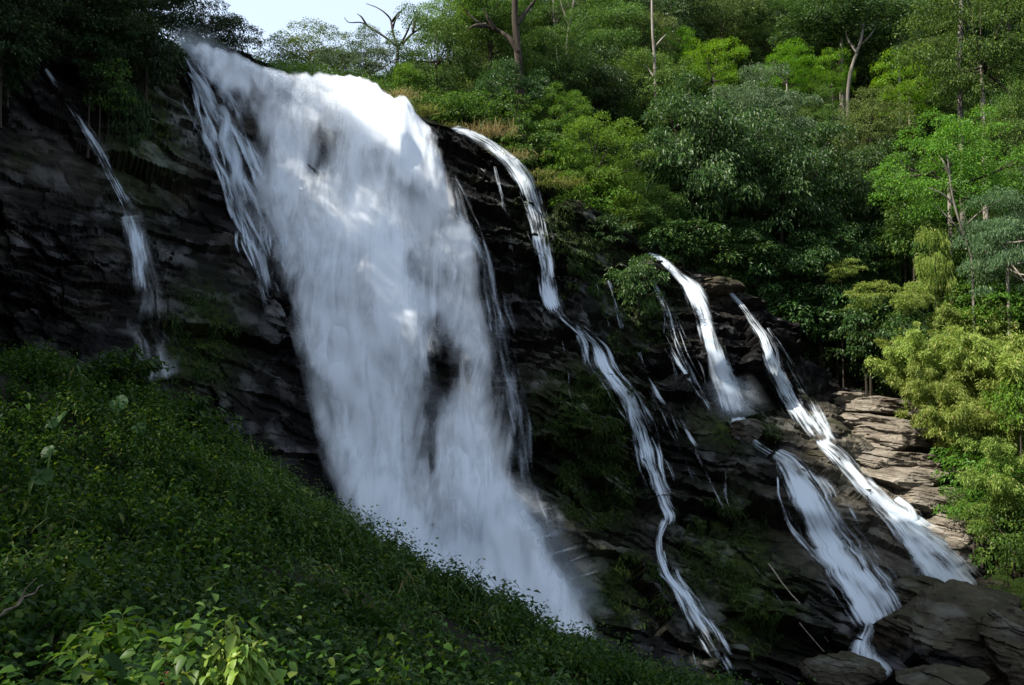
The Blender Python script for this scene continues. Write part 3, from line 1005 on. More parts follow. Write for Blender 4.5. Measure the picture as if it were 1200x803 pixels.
waterfall('pair of short thin trickles under the shrub on the cliff edge', [
    ('strand', ([(696, 326, 4), (706, 356, 6), (718, 390, 7)], T, dict(dens=0.5, seed=14))),
    ('strand', ([(712, 326, 5), (721, 356, 6), (730, 390, 8)], T, dict(dens=0.6, seed=15)))])
waterfall('faint broken trickle over stepped rocks between the zigzag cascade and the bright chute', [
    ('strand', ([(748, 410, 5), (756, 438, 5), (772, 465, 7), (800, 498, 7), (825, 538, 7)], T, dict(dens=0.55, seed=16))),
    ('strand', ([(800, 500, 4), (830, 560, 5), (850, 600, 6), (880, 640, 6), (905, 690, 7)], T, dict(dens=0.42, seed=17)))])
_tr = []
for _k, _q in enumerate([[(660, 395, 9), (668, 440, 12), (672, 480, 10)], [(742, 380, 9), (748, 430, 12), (770, 480, 14), (800, 540, 14), (838, 600, 14), (872, 650, 14)],
                         [(778, 470, 9), (790, 500, 9), (806, 545, 12), (818, 590, 10), (826, 606, 8)], [(832, 500, 9), (848, 540, 12), (856, 590, 12), (880, 640, 10)], 
                         [(870, 640, 8), (895, 680, 12), (930, 730, 12), (960, 775, 12)]]):
    _tr += braid('strand', _q, 2, 700 + 7 * _k, T, spread=0.5, dens=0.34, hw=0.34)
waterfall('scatter of hair thin dribbles wetting the middle rock around the zigzag cascade', _tr)
waterfall('lacy side strands spreading over rock just beside the bright chute', [
    ('strand', ([(763, 325, 8), (780, 360, 9), (792, 400, 9), (808, 435, 9), (828, 478, 8)], T, dict(dens=0.5, seed=18))),
    ('strand', ([(775, 385, 5), (792, 420, 6), (815, 455, 6), (836, 488, 6)], T, dict(dens=0.55, seed=19))),
    ('strand', ([(785, 420, 4), (800, 470, 5), (812, 500, 5)], T, dict(dens=0.4, seed=20)))]
    + braid('strand', [(764, 322, 10), (782, 365, 16), (796, 405, 20), (815, 450, 22), (836, 490, 20)], 5, 340, T, dens=0.5, hw=0.16))
waterfall('bright straight white chute shooting off the lip under the dark trees', [
    ('stream', ([(757, 294, 6), (775, 303, 8), (792, 318, 10), (808, 332, 13), (820, 355, 15), (831, 392, 17), (842, 430, 19), (854, 462, 22), (864, 490, 26)], V_, dict(dens=0.84, seed=21, nu=11, bulge=0.3, ends=(3, .05)))),
    ('spray', ([(850, 440, 26), (862, 470, 32), (872, 492, 34)], W_MIST, dict(dens=0.45, seed=22, off=0.7, ends=(6, .3))))])
waterfall('wide fan shaped fall pouring over the rounded ledge beside the big boulder', [
    ('feeder', ([(864, 486, 18), (870, 506, 16), (884, 521, 13), (905, 534, 14)], V_, dict(dens=0.72, seed=23, ends=(4, .02)))),
    ('stream', ([(905, 528, 12), (925, 540, 26), (946, 575, 36), (970, 625, 44), (995, 668, 48), (1020, 704, 50), (1036, 735, 44)], V_, dict(dens=0.8, seed=24, nu=17, bulge=0.15, ends=(1, .06)))),
    ('strand', ([(985, 575, 4), (1010, 620, 6), (1040, 670, 7)], T, dict(dens=0.45, seed=25)))]
    + braid('strand', [(912, 534, 16), (940, 575, 38), (968, 625, 50), (995, 668, 54), (1030, 722, 50)], 10, 360, T, dens=0.6, hw=0.1, wig=0.01))
waterfall('slanting waterfall nearest the bamboo that splits in two around a dark rock', [
    ('stream', ([(844, 327, 4), (868, 358, 10), (894, 394, 14), (906, 430, 19), (928, 468, 22), (948, 500, 22), (966, 524, 24)], T, dict(dens=0.66, seed=26, bulge=0.15))),
    ('strand', ([(897, 382, 5), (914, 408, 8), (938, 450, 9), (958, 488, 11), (985, 530, 15)], T, dict(dens=0.6, seed=27)))]
    + braid('strand', [(868, 358, 10), (900, 395, 16), (918, 430, 24), (938, 470, 26), (968, 522, 28)], 5, 380, T, dens=0.55, hw=0.18))
waterfall('sunlit cascade tumbling past the layered slabs to the foot of the leafy bank', [
    ('stream', ([(958, 512, 16), (985, 535, 18), (1010, 566, 18), (1035, 590, 20), (1062, 615, 28), (1090, 642, 44), (1115, 668, 54), (1135, 695, 54)], V_, dict(dens=0.8, seed=28, nu=15, ends=(2, .05)))),
    ('strand', ([(1048, 582, 8), (1066, 594, 10), (1076, 622, 14)], V_, dict(dens=0.9, seed=29))),
    ('strand', ([(1076, 636, 5), (1086, 665, 7), (1092, 692, 7)], T, dict(dens=0.7, seed=30)))]
    + braid('strand', [(965, 515, 18), (1010, 566, 24), (1062, 615, 36), (1092, 642, 48), (1130, 690, 54)], 6, 400, T, dens=0.6, hw=0.14))
waterfall('low foaming runout squeezing between the big boulder and the dark bank into the stream', [
    ('stream', ([(1020, 722, 9), (1016, 742, 11), (1010, 758, 20), (1012, 772, 28), (1028, 786, 24), (1040, 799, 24)], V_, dict(dens=0.9, seed=31, nu=11)))])

# ------------------------------------------------------------------ boulders and slabs
def boulder_mesh(name, seed, sx, sy, sz, mat, cuts=14, sub=6, rough=0.05, boxy=False):
    import bmesh
    bm = bmesh.new()
    bmesh.ops.create_icosphere(bm, subdivisions=sub, radius=1.0)
    me = bpy.data.meshes.new(name)
    bm.to_mesh(me)
    bm.free()
    n = len(me.vertices)
    V = np.empty(n * 3)
    me.vertices.foreach_get('co', V)
    V = V.reshape(-1, 3)
    rs = np.random.RandomState(seed)
    ex = 0.62 if boxy else 0.85
    V = np.sign(V) * np.abs(V) ** ex
    if boxy:
        V[:, 2] *= 0.8
    for k in range(cuts):
        nv = unit(rs.normal(size=3) * np.array([1, 1, 0.5 if boxy else 1.2]))
        h = 0.62 + 0.32 * rs.rand()
        dist = V @ nv - h
        V = V - np.maximum(dist, 0)[:, None] * nv[None] * 0.96
    V = V * np.array([sx, sy, sz])
    nn = unit(V)
    q = V + seed * 3.1
    V = V + nn * (rough * 4 * fbm(q * 0.55, 3, 41) * min(sx, sz) * 0.6 + rough * 1.4 * fbm(q * 1.8, 4, 42))[:, None]
    # broken faces and bedding steps
    ca, _g = cells(q[:, 0] + 0.4 * q[:, 1], q[:, 2] + 0.12 * q[:, 0] + 0.12 * fbm(q * 0.7, 2, 45), 1.3, 0.34, seed + 3)
    cb, _g = cells(q[:, 0] + 0.7 * q[:, 1], q[:, 2] + 0.1 * q[:, 0], 0.6, 0.16, seed + 4)
    nh = unit(nn * np.array([1, 1, 0.35]))
    V = V + nh * ((0.34 * ca + 0.14 * cb) * (1.0 if boxy else 0.85) * np.clip(sx / 1.6, 0.25, 1))[:, None]
    V = V + nn * (0.05 * fbm(q * 4.0, 4, 46))[:, None]
    me.vertices.foreach_set('co', V.ravel())
    me.materials.append(mat)
    me.polygons.foreach_set('use_smooth', np.zeros(len(me.polygons), bool))
    me.update()
    return me


def boulder(label, px, py, w, h, d, seed, mat=None, name='boulder', rotz=0.0, tilt=0.0, depth=0.9, cuts=14, group=None):
    c = P(px, py, d)
    sx, sz = w * d / FPX / 2 * 1.12, h * d / FPX / 2 * 1.15
    me = boulder_mesh(name, seed, sx, max(sx * depth, 0.4), sz, mat or M_BOULDER, cuts, boxy=(name == 'flat_rock'))
    o = link(name, me, None, c, (0, tilt, rotz))
    return tag(o, label, 'rock', group or 'loose rocks below the falls')


boulder('huge flat topped brown boulder at the foot of the falls, the biggest rock', 1118, 745, 190, 112, 46.5, 3, cuts=18, tilt=R(3))
boulder('dark low rock standing alone in the stream under the wide fan fall', 988, 788, 80, 34, 43.5, 5)
boulder('rounded slab lying on the back edge of the huge boulder', 1086, 696, 78, 30, 50, 7)
boulder('small brown rock wedged behind the huge boulder near the leafy bank', 1156, 706, 62, 30, 49.5, 9)
boulder('long low brown rock in the bottom corner before the huge boulder', 1106, 800, 100, 28, 41, 11)
boulder('dark rock half out of frame leaning on the huge boulder', 1192, 762, 90, 76, 43, 13)
boulder('ochre mossy knob parting the sunlit cascade', 1089, 663, 17, 36, 56.5, 15)
boulder('dark stone in mid stream dividing the slanting waterfall', 966, 538, 40, 24, 64.0, 17)
boulder('blackish stone at the lip beside the bright straight chute', 848, 334, 44, 20, 71.2, 19)
boulder('grey stone at the head of the bright chute by its feeder', 760, 313, 34, 16, 70.5, 21)
boulder('mossy rounded rock below the bright chute at its landing ledge', 876, 506, 34, 26, 62.0, 23)
SL = [('pale slab topping the stack of layered rock beside the bamboo', 1030, 478, 86, 16, 70.5, 31), ('small pale block lying just off the top slab by the stream', 998, 468, 34, 12, 71, 32),
      ('orange stained slab directly under the pale top slab', 1018, 497, 76, 16, 69.0, 33), ('long thick grey slab halfway up the layered stack', 1062, 516, 92, 26, 67, 34),
      ('flat ochre slab below the thick grey slab', 1044, 540, 88, 18, 65.5, 35), ('cream coloured slab with a pale end stone near the bushes', 1066, 562, 92, 20, 63.5, 36),
      ('small white stone resting at the end of the cream slab', 1108, 561, 22, 12, 63, 37), ('brown undercut slab just above the sunlit cascade', 1096, 590, 84, 26, 61.5, 38),
      ('lowest brown slab running under the green bush', 1126, 622, 92, 34, 59.5, 39), ('chunky brown block low beside the sunlit cascade', 1122, 650, 60, 26, 58.0, 40)]
for lb, px, py, w, h, d, sd in SL:
    boulder(lb, px, py, w * 1.15, h * 1.5, d, sd, M_SLAB, 'flat_rock', rotz=R((sd * 37) % 21 - 10), tilt=R(4), depth=0.7, cuts=10, group='layered rock slabs beside the bamboo')

# ------------------------------------------------------------------ tree kinds
def crown_arrays(seed, rx, rz, ncl, cr, nleaf, L, W, flat=0.6, droop=0.2, layered=False, inner=0.5, updir=0.45):
    """a crown: leaf clumps at the ends of limbs spread through a lumpy ellipsoid"""
    rs = np.random.RandomState(seed)
    g = unit(rs.normal(size=(ncl * 3, 3)))
    g[:, 2] = np.where(g[:, 2] < -0.9, -g[:, 2], g[:, 2])
    # spread the clumps: farthest-point thinning
    keep = [0]
    dmin = np.linalg.norm(g - g[0], axis=1)
    for _ in range(ncl - 1):
        k = int(np.argmax(dmin * (0.6 + 0.4 * rs.rand(len(g)))))
        keep.append(k)
        dmin = np.minimum(dmin, np.linalg.norm(g - g[k], axis=1))
    g = g[keep]
    lump = 0.76 + 0.6 * (fbm(g * 1.7 + seed, 2, seed) + 0.3) + 0.2 * rs.rand(ncl)
    rad = lump * np.where(rs.rand(ncl) < inner * 0.6, 0.45 + 0.35 * rs.rand(ncl), 0.85 + 0.15 * rs.rand(ncl))
    cc = g * rad[:, None] * np.array([rx, rx, rz])
    cc[:, :2] *= np.where(cc[:, 2:3] < 0, 0.92, 1.0)
    if layered:
        lev = np.round(cc[:, 2] / (rz * 0.36)) * rz * 0.36
        cc[:, 2] = lev + 0.12 * rs.normal(size=ncl)
    b = Bag()
    for k in range(ncl):
        s = cr * (0.65 + 0.7 * rs.rand())
        n = int(nleaf * (s / cr) ** 2)
        dirv = unit(rs.normal(size=(n, 3)))
        dirv[:, 2] = np.where(dirv[:, 2] < -0.5, -dirv[:, 2] * 0.7, dirv[:, 2])
        r = s * (0.45 + 0.6 * rs.rand(n) ** 0.6)
        lobes = 1 + 0.35 * fbm(dirv * 2.2 + k * 5.1, 2, seed + 3)
        pos = cc[k] + dirv * (r * lobes)[:, None] * np.array([1, 1, flat])
        out = unit(cc[k] / np.array([rx, rx, rz]) + 1e-6)
        axis = unit(dirv * np.array([1, 1, 0.3]) + out * 0.4 + rs.normal(size=(n, 3)) * 0.55 + np.array([0, 0, -droop]))
        nr = unit(np.array([0, 0, updir]) + dirv * 0.6 + out * 0.25 + rs.normal(size=(n, 3)) * 0.5)
        sz = 0.65 + 0.6 * rs.rand(n)
        b.leaves(pos, axis, nr, L * sz, W * sz, droop=droop)
    return b, cc


def limbs(cc, rz, seed, r0=0.11, every=4, low=-0.45):
    rs = np.random.RandomState(seed + 500)
    b = Bag()
    for k in range(0, len(cc), every):
        e = cc[k]
        s = np.array([0, 0, low * rz + rs.rand() * 0.6 * rz * (1 if e[2] > 0 else 0.4)])
        mid = s * 0.45 + e * 0.55 + np.array([0, 0, -0.12 * rz]) + rs.normal(size=3) * 0.25
        t = np.linspace(0, 1, 7)[:, None]
        p = (1 - t) ** 2 * s + 2 * t * (1 - t) * mid + t * t * e
        b.tube(p, np.linspace(r0 * (0.5 + 0.5 * rs.rand()), 0.02, 7), 5)
    return b


class Kind:
    def __init__(self, leaf, bark, rx, rz, variants=2, **kw):
        self.leaf, self.bark, self.rx, self.rz = leaf, bark, rx, rz
        le = kw.pop('every', 4)
        r0 = kw.pop('r0', 0.11)
        self.var = []
        for v in range(variants):
            b, cc = crown_arrays(kw['seed'] + 13 * v, rx, rz, *[kw[k] for k in ('ncl', 'cr', 'nleaf', 'L', 'W')],
                                 **{k: kw[k] for k in ('flat', 'droop', 'layered', 'inner', 'updir') if k in kw})
            self.var.append((b.mesh('crown', leaf), limbs(cc, rz, kw['seed'] + v, r0, le).mesh('branches', bark, True)))


def trunk_mesh(seed, bark, bend=0.05, taper=0.5):
    """unit trunk: height 1, base radius 1 (scaled per tree)"""
    rs = np.random.RandomState(seed)
    t = np.linspace(0, 1, 14)
    V = Bag()
    a = rs.rand(4) * 6.28
    x = bend * (np.sin(t * 3 + a[0]) - math.sin(a[0])) * 0
    p = np.stack([x, x, t], -1)
    b = Bag()
    b.tube(p, (1 - taper * t) + 0.6 * np.exp(-t * 16), 8)
    return b.mesh('trunk', bark, True)


KINDS = {
    'broad': Kind(L_DARK, M_BARKD, 4.0, 3.2, 3, seed=11, ncl=62, cr=1.15, nleaf=330, L=0.22, W=0.125, droop=0.35),
    'shade_broad': Kind(L_SHADE, M_BARKD, 4.0, 3.2, 2, seed=611, ncl=62, cr=1.15, nleaf=300, L=0.22, W=0.125, droop=0.35),
    'shade_shrub': Kind(L_SHADE, M_BARKD, 1.6, 1.2, 2, seed=671, ncl=26, cr=0.62, nleaf=110, L=0.2, W=0.1, droop=0.35, r0=0.05),
    'mid': Kind(L_MID, M_BARKD, 4.0, 3.2, 3, seed=71, ncl=60, cr=1.1, nleaf=360, L=0.175, W=0.095, droop=0.25),
    'fresh': Kind(L_FRESH, M_BARKD, 4.0, 3.0, 2, seed=131, ncl=62, cr=1.0, nleaf=360, L=0.16, W=0.08, droop=0.2, flat=0.55),
    'yellow': Kind(L_YEL, M_BARKD, 3.0, 2.8, 2, seed=191, ncl=46, cr=0.9, nleaf=260, L=0.16, W=0.07, flat=0.6, droop=0.2, updir=0.7),
    'olive': Kind(L_OLIVE, M_BARKD, 4.0, 3.0, 2, seed=251, ncl=58, cr=1.05, nleaf=300, L=0.2, W=0.09, droop=0.2, inner=0.7),
    'grey': Kind(L_GREY, M_BARKP, 4.0, 3.2, 2, seed=311, ncl=54, cr=1.1, nleaf=380, L=0.175, W=0.08, droop=0.5, flat=0.5),
    'shrub': Kind(L_MID, M_BARKD, 1.6, 1.2, 2, seed=371, ncl=26, cr=0.62, nleaf=110, L=0.20, W=0.10, droop=0.25, r0=0.05),
    'brush': Kind(L_FRESH, M_BARKD, 1.6, 1.2, 2, seed=431, ncl=26, cr=0.62, nleaf=130, L=0.17, W=0.08, droop=0.25, r0=0.05),
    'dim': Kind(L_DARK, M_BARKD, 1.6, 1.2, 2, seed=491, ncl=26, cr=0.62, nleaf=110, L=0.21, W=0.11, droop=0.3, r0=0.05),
    'gold': Kind(L_BAMBOO, M_BARKD, 1.6, 1.3, 2, seed=551, ncl=28, cr=0.6, nleaf=130, L=0.18, W=0.06, droop=0.5, r0=0.05),
}
TRUNKS = {id(M_BARKD): [trunk_mesh(s, M_BARKD) for s in range(2)], id(M_BARKP): [trunk_mesh(s + 5, M_BARKP) for s in range(2)]}
used = {}


def tree(kind, label, px, py, w, h, d, group=None, bark=None, name=None, trunk_r=None, cat=None, rot=None):
    """a tree whose crown is centred at photo pixel (px, py), w x h pixels, standing on the hillside at depth d"""
    K = KINDS[kind]
    c = P(px, py, d)
    sx, sz = w * d / FPX / 2 / K.rx / 1.08, h * d / FPX / 2 / K.rz / 1.08
    zb = min(float(H(c[0], d)) - 0.4, c[2] - sz * K.rz * 1.0)
    shrub = kind in ('shrub', 'brush', 'dim', 'gold', 'shade_shrub')
    root = bpy.data.objects.new(name or ('shrub' if shrub else 'tree'), None)
    root.location = (c[0], c[1], zb)
    COL.objects.link(root)
    tag(root, label, cat or ('shrub' if shrub else 'tree'), group or ('shrubs on the slope' if shrub else 'trees of the forested hillside'))
    i = used.get(kind, 0)
    used[kind] = i + 1
    cm, lm = K.var[i % len(K.var)]
    rz = rot if rot is not None else (i * 2.4) % 6.28
    hc = c[2] - zb
    bk = bark or K.bark
    tm = TRUNKS[id(bk)][i % 2]
    r = trunk_r or max(0.06, 0.03 * sx * K.rx * 2)
    ht = max(hc - 0.2 * K.rz * sz, 0.3)
    link('trunk', tm, root, (0, 0, 0), (0, 0, rz), (r, r, ht))
    link('branches', lm, root, (0, 0, hc), (0, 0, rz), (sx, sx, sz))
    link('crown', cm, root, (0, 0, hc), (0, 0, rz), (sx, sx, sz))
    return root


FOREST = [
    # against the sky and behind the lip of the main fall
    ('olive', 'round pale olive tree standing out against the open sky, nearest the sky gap', 362, 66, 112, 70, 84, M_BARKP),
    ('grey', 'soft grey green tree beside the olive tree, under the bare dead branches', 432, 78, 96, 78, 82, M_BARKD),
    ('mid', 'dense mid green tree just right of the bare dead branches', 512, 78, 92, 120, 82, M_BARKD),
    ('fresh', 'tall pale green treetop rising out of frame behind the dead branches', 525, 22, 84, 80, 96, M_BARKP),
    ('mid', 'leafy treetop with a dark forked limb passing through it', 575, 12, 120, 70, 84, M_BARKD),
    ('olive', 'thin olive tree in front of pale slim trunks', 560, 90, 70, 90, 92, M_BARKP),
    ('broad', 'dark bushy tree low behind the dry grass on the lip', 598, 118, 84, 70, 79, M_BARKD),
    ('mid', 'green treetop at the frame edge behind the tall dark trunk', 650, 20, 96, 80, 100, M_BARKD),
    ('fresh', 'vine draped light green tree above the slender waterfall', 650, 140, 86, 80, 78, M_BARKD),
    ('fresh', 'bright fresh green rounded tree on the cliff edge, the brightest of the slope', 697, 196, 112, 116, 75, M_BARKD),
    ('broad', 'dark tree half hidden behind the bright fresh green tree', 690, 110, 90, 90, 90, M_BARKD),
    ('mid', 'airy green tree just left of the bare white pole trunk', 722, 52, 90, 110, 98, M_BARKD),
    ('olive', 'brownish olive treetop right of the bare white pole trunk', 845, 22, 120, 76, 112, M_BARKD),
    ('yellow', 'small yellow green tree touching the bare white pole trunk', 788, 64, 48, 60, 99, M_BARKP),
    ('yellow', 'vivid yellow green layered tree below the brownish olive treetop', 836, 84, 70, 76, 96, M_BARKP),
    ('yellow', 'vivid yellow green tree between the layered one and the leaning trunk', 922, 88, 70, 62, 97, M_BARKP),
    ('yellow', 'yellow green sapling tucked under the leaning pale trunk', 975, 92, 56, 66, 98, M_BARKP),
    ('broad', 'big dark glossy tree with large leaves above the bright chute', 815, 190, 140, 170, 77, M_BARKD),
    ('grey', 'silvery green tree sunlit on its crown beside the big glossy tree', 895, 140, 110, 110, 84, M_BARKD),
    ('broad', 'large shadowy tree over the slanting waterfall', 915, 225, 140, 140, 79, M_BARKD),
    ('broad', 'dark spreading crown carried by the leaning pale trunk', 985, 30, 150, 70, 100, M_BARKP),
    ('mid', 'dark green treetop filling the frame edge between brownish and spreading crowns', 910, 26, 80, 60, 116, M_BARKD),
    ('grey', 'pale leaved treetop beside the dark spreading crown', 1052, 26, 80, 60, 104, M_BARKP),
    ('yellow', 'yellow green tree with stacked leaf layers above the shaded hollow', 1065, 106, 74, 84, 92, M_BARKP),
    ('mid', 'very large fine leaved tree in the top corner of the frame', 1150, 60, 150, 150, 82, M_BARKP),
    ('mid', 'fine leaved tree pressed against the frame edge under the very large one', 1190, 170, 90, 120, 76, M_BARKD),
    ('fresh', 'wide fresh green tree with pale forked limbs above the bamboo', 1112, 200, 160, 140, 68, M_BARKP),
    ('grey', 'feathery grey green tree just above the bamboo at the frame edge', 1180, 292, 104, 128, 62, M_BARKP),
    ('olive', 'dull olive tree in the hollow under the yellow green layers', 1020, 150, 90, 80, 90, M_BARKD),
    ('broad', 'shadowed tree at the back of the hollow beside the wide fresh tree', 1030, 230, 100, 110, 80, M_BARKD),
    ('broad', 'black green tree overhanging the slanting waterfall head', 960, 310, 110, 100, 78, M_BARKD),
    ('mid', 'dim green tree between the big glossy tree and the cliff edge shrubs', 770, 250, 70, 70, 75, M_BARKD),
]
for k, lb, px, py, w, h, d, bk in FOREST:
    tree(k, lb, px, py, w, h, d, bark=bk)
# the nameless rest of the wood, high on the slope and in the hollow
REST = [('broad', 740, 130, 80, 90, 97), ('mid', 775, 160, 70, 80, 92), ('mid', 660, 80, 70, 70, 106), ('broad', 780, 20, 80, 70, 118), ('mid', 950, 140, 70, 70, 96), ('broad', 870, 200, 70, 90, 82),
        ('mid', 1080, 60, 70, 60, 112), ('broad', 1010, 90, 70, 60, 106), ('mid', 880, 60, 70, 60, 112), ('mid', 1110, 120, 70, 70, 96), ('broad', 620, 60, 60, 80, 104), ('mid', 600, 60, 60, 80, 112),
        ('broad', 860, 290, 90, 70, 78), ('broad', 1010, 320, 80, 80, 80), ('mid', 1060, 280, 60, 70, 77), ('broad', 760, -10, 90, 70, 125), ('broad', 960, -20, 110, 70, 125), ('mid', 1090, -20, 110, 70, 120),
        ('mid', 690, -20, 90, 70, 120), ('broad', 850, -40, 120, 70, 130), ('broad', 1180, -20, 110, 90, 100), ('mid', 1060, 180, 60, 60, 90), ('broad', 1230, 250, 90, 110, 72), ('mid', 1240, 100, 110, 120, 82)]
for k, px, py, w, h, d in REST:
    tree(k, 'dark green broadleaf tree packed among its neighbours in the dense forest', px, py, w, h, d, group='closely packed dark trees of the dense forest')
_rs = np.random.RandomState(5)
for gy_ in range(-30, 340, 50):
    for gx_ in range(560, 1260, 62):
        px, py = gx_ + _rs.uniform(-24, 24) + (gy_ // 50 % 2) * 30, gy_ + _rs.uniform(-18, 18)
        ds = np.arange(70, 160, 1.0)
        q = P(px, py, ds)
        gap = q[:, 2] - H(q[:, 0], ds)
        k = np.argmax(gap < 6.0)
        cr = np.interp(px, CREST[:, 0], CREST[:, 1])
        if any((px - a) ** 2 + (py - b) ** 2 < r * r for a, b, r in ((670, 190, 95), (812, 88, 60), (900, 92, 60), (960, 95, 50), (1080, 200, 80))):
            continue                       # the light green trees stand clear of the dark ones
        if gap[k] >= 6.0 or ds[k] < 76 or py > cr - 45:
            continue
        w = FPX / ds[k] * _rs.uniform(6.0, 9.5)
        tree(['broad', 'mid', 'mid', 'olive'][_rs.randint(4)], 'dark green broadleaf tree packed among its neighbours in the dense forest', px, py, w, w * _rs.uniform(0.8, 1.15), ds[k],
             group='closely packed dark trees of the dense forest', bark=M_BARKD)
SHRUBS = [
    ('brush', 'fresh green shrub right at the foot of the bright fresh green tree', 690, 236, 84, 60, 73.6), ('brush', 'fresh green shrub between the big tuft and the bright fresh green tree', 662, 196, 60, 50, 74.5),
    ('shrub', 'green shrub just above the tall dry golden grass', 590, 140, 70, 44, 76), ('shrub', 'dark green shrub rising behind the smaller tuft', 632, 184, 56, 44, 75.5),
    ('dim', 'dark shrub under the low yellow green shrub at the edge of the hollow', 1068, 392, 60, 56, 66.5), ('dim', 'dark shrub under the pale yellow tuft in the hollow', 1014, 384, 70, 56, 73.5),
    ('shrub', 'green shrub under the pale forked limbs of the wide fresh tree', 1128, 296, 80, 60, 68), ('brush', 'light shrub at the frame edge between feathery tree and bamboo', 1176, 356, 90, 60, 63),
    ('shrub', 'shrub packed between the yellow column and the feathery tree', 1138, 350, 70, 60, 66), ('shrub', 'dim shrub left of the pale forked sapling', 1070, 270, 70, 60, 74),
    ('gold', 'sunlit yellow shrub crowning the bamboo at its highest point', 1150, 392, 80, 50, 64), ('gold', 'sunlit yellow shrub on the dark side edge of the bamboo', 1080, 404, 54, 50, 66),
    ('gold', 'pale yellow tuft of leaves lit up alone in the dark hollow', 1018, 350, 46, 34, 73), ('gold', 'small lit shrub in the dark hollow, above the pale tuft', 986, 316, 36, 24, 75),
    ('gold', 'narrow yellow green shrub column at the edge of the dark hollow', 1096, 318, 44, 90, 66), ('gold', 'low yellow green shrub between the dark hollow and the bamboo', 1066, 350, 44, 36, 66),
    ('brush', 'light green shrub with yellow tips beside the lip of the main fall', 478, 92, 36, 36, 79), ('shrub', 'low green shrub behind the crest grass of the main fall', 545, 128, 60, 36, 77),
    ('shrub', 'leafy shrub beside the dry golden grass', 624, 168, 56, 50, 74), ('brush', 'yellow tipped shrub just below the bright fresh green tree', 735, 245, 44, 40, 73),
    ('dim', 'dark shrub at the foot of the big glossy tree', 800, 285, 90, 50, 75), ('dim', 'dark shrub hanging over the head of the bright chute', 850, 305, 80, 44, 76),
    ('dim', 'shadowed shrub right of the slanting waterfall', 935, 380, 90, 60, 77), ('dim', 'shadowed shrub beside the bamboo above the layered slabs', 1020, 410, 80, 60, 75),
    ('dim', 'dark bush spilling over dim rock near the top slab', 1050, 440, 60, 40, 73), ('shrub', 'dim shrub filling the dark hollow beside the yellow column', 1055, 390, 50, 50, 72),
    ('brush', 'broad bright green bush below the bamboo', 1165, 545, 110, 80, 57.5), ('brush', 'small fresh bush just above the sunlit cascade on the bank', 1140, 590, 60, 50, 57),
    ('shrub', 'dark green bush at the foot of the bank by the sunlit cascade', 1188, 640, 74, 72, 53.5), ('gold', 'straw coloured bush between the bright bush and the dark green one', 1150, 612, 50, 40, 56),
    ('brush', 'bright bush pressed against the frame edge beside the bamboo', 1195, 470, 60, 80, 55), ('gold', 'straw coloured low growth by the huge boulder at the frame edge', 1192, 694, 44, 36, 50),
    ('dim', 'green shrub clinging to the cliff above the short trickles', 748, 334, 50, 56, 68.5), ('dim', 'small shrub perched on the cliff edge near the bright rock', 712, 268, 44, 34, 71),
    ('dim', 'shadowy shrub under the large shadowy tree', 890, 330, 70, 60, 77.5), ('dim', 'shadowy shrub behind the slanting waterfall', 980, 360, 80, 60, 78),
]
for k, lb, px, py, w, h, d in SHRUBS:
    tree(k, lb, px, py, w, h, d)

for k in range(9):
    x, y = 33.5 + 2.6 * (k % 5) + 0.7 * (k // 5), 40.0 + 2.2 * (k // 5) - 0.4 * (k % 5)
    a, b_, _f = proj(np.array([x, y, float(H(x, y)) - 0.6 - 1.2 * (k % 2)]))
    if a > 1205:
        tree(['shrub', 'brush', 'dim'][k % 3], 'leafy shrub crowding the foot of the right bank beyond the frame edge', float(a), float(b_), 110, 96, y, group='shrubs crowding the foot of the bank')

# dark wood on the cliff top at the shaded end, its shadow side put into the leaf colour
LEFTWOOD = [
    ('shade_broad', 'nearest dark tree in the top corner over the shaded rock wall', 10, 20, 130, 110, 50), ('shade_broad', 'dark tree leaning over the head of the thin veiled waterfall', 105, 14, 130, 90, 55),
    ('shade_broad', 'dark tree between the thin veiled waterfall and the main fall', 166, 10, 104, 84, 62), ('shade_broad', 'dark green bush tree at the lip, its edge against the open sky', 246, 40, 84, 66, 74),
    ('shade_broad', 'tall dark tree reaching out of frame beside the open sky', 170, -30, 140, 90, 66), ('shade_broad', 'tall dark tree out of the top of the frame over the corner', 50, -50, 150, 90, 60)]
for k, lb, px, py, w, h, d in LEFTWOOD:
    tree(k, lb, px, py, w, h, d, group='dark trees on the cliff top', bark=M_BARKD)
for k, lb, px, py, w, h, d in [('shade_shrub', 'dark shrub hanging over the rock below the corner tree', 10, 60, 80, 44, 49), ('shrub', 'faintly lit shrub drooping over the rock beside the thin veiled waterfall', 128, 104, 56, 60, 54),
                               ('shade_shrub', 'black green shrub drooping deepest down the rock between the falls', 150, 132, 50, 76, 55), ('shade_shrub', 'dark shrub right at the upper lip of the main fall', 174, 74, 44, 50, 62.5),
                               ('shade_shrub', 'dark shrub by the head of the thin veiled waterfall', 106, 58, 50, 40, 53), ('shade_shrub', 'dark growth on the rock face by the frame edge, below the corner tree', -16, 94, 60, 60, 48), ('shade_shrub', 'dark growth at the frame edge just left of the thin veiled waterfall head', 2, 84, 44, 50, 49.5), ('shade_shrub', 'dark growth hanging just right of the thin veiled waterfall head', 118, 92, 40, 44, 53.2),
                               ('shade_shrub', 'black green growth in the very corner over the rock wall', 2, 44, 90, 70, 47.5),
                               ('shade_shrub', 'dark growth filling the gap under the leaning dark tree', 112, 52, 90, 60, 54.5), ('shade_shrub', 'dark growth under the dark tree between the falls', 172, 62, 90, 70, 59)]:
    tree(k, lb, px, py, w, h, d, group='dark shrubs on the cliff top')

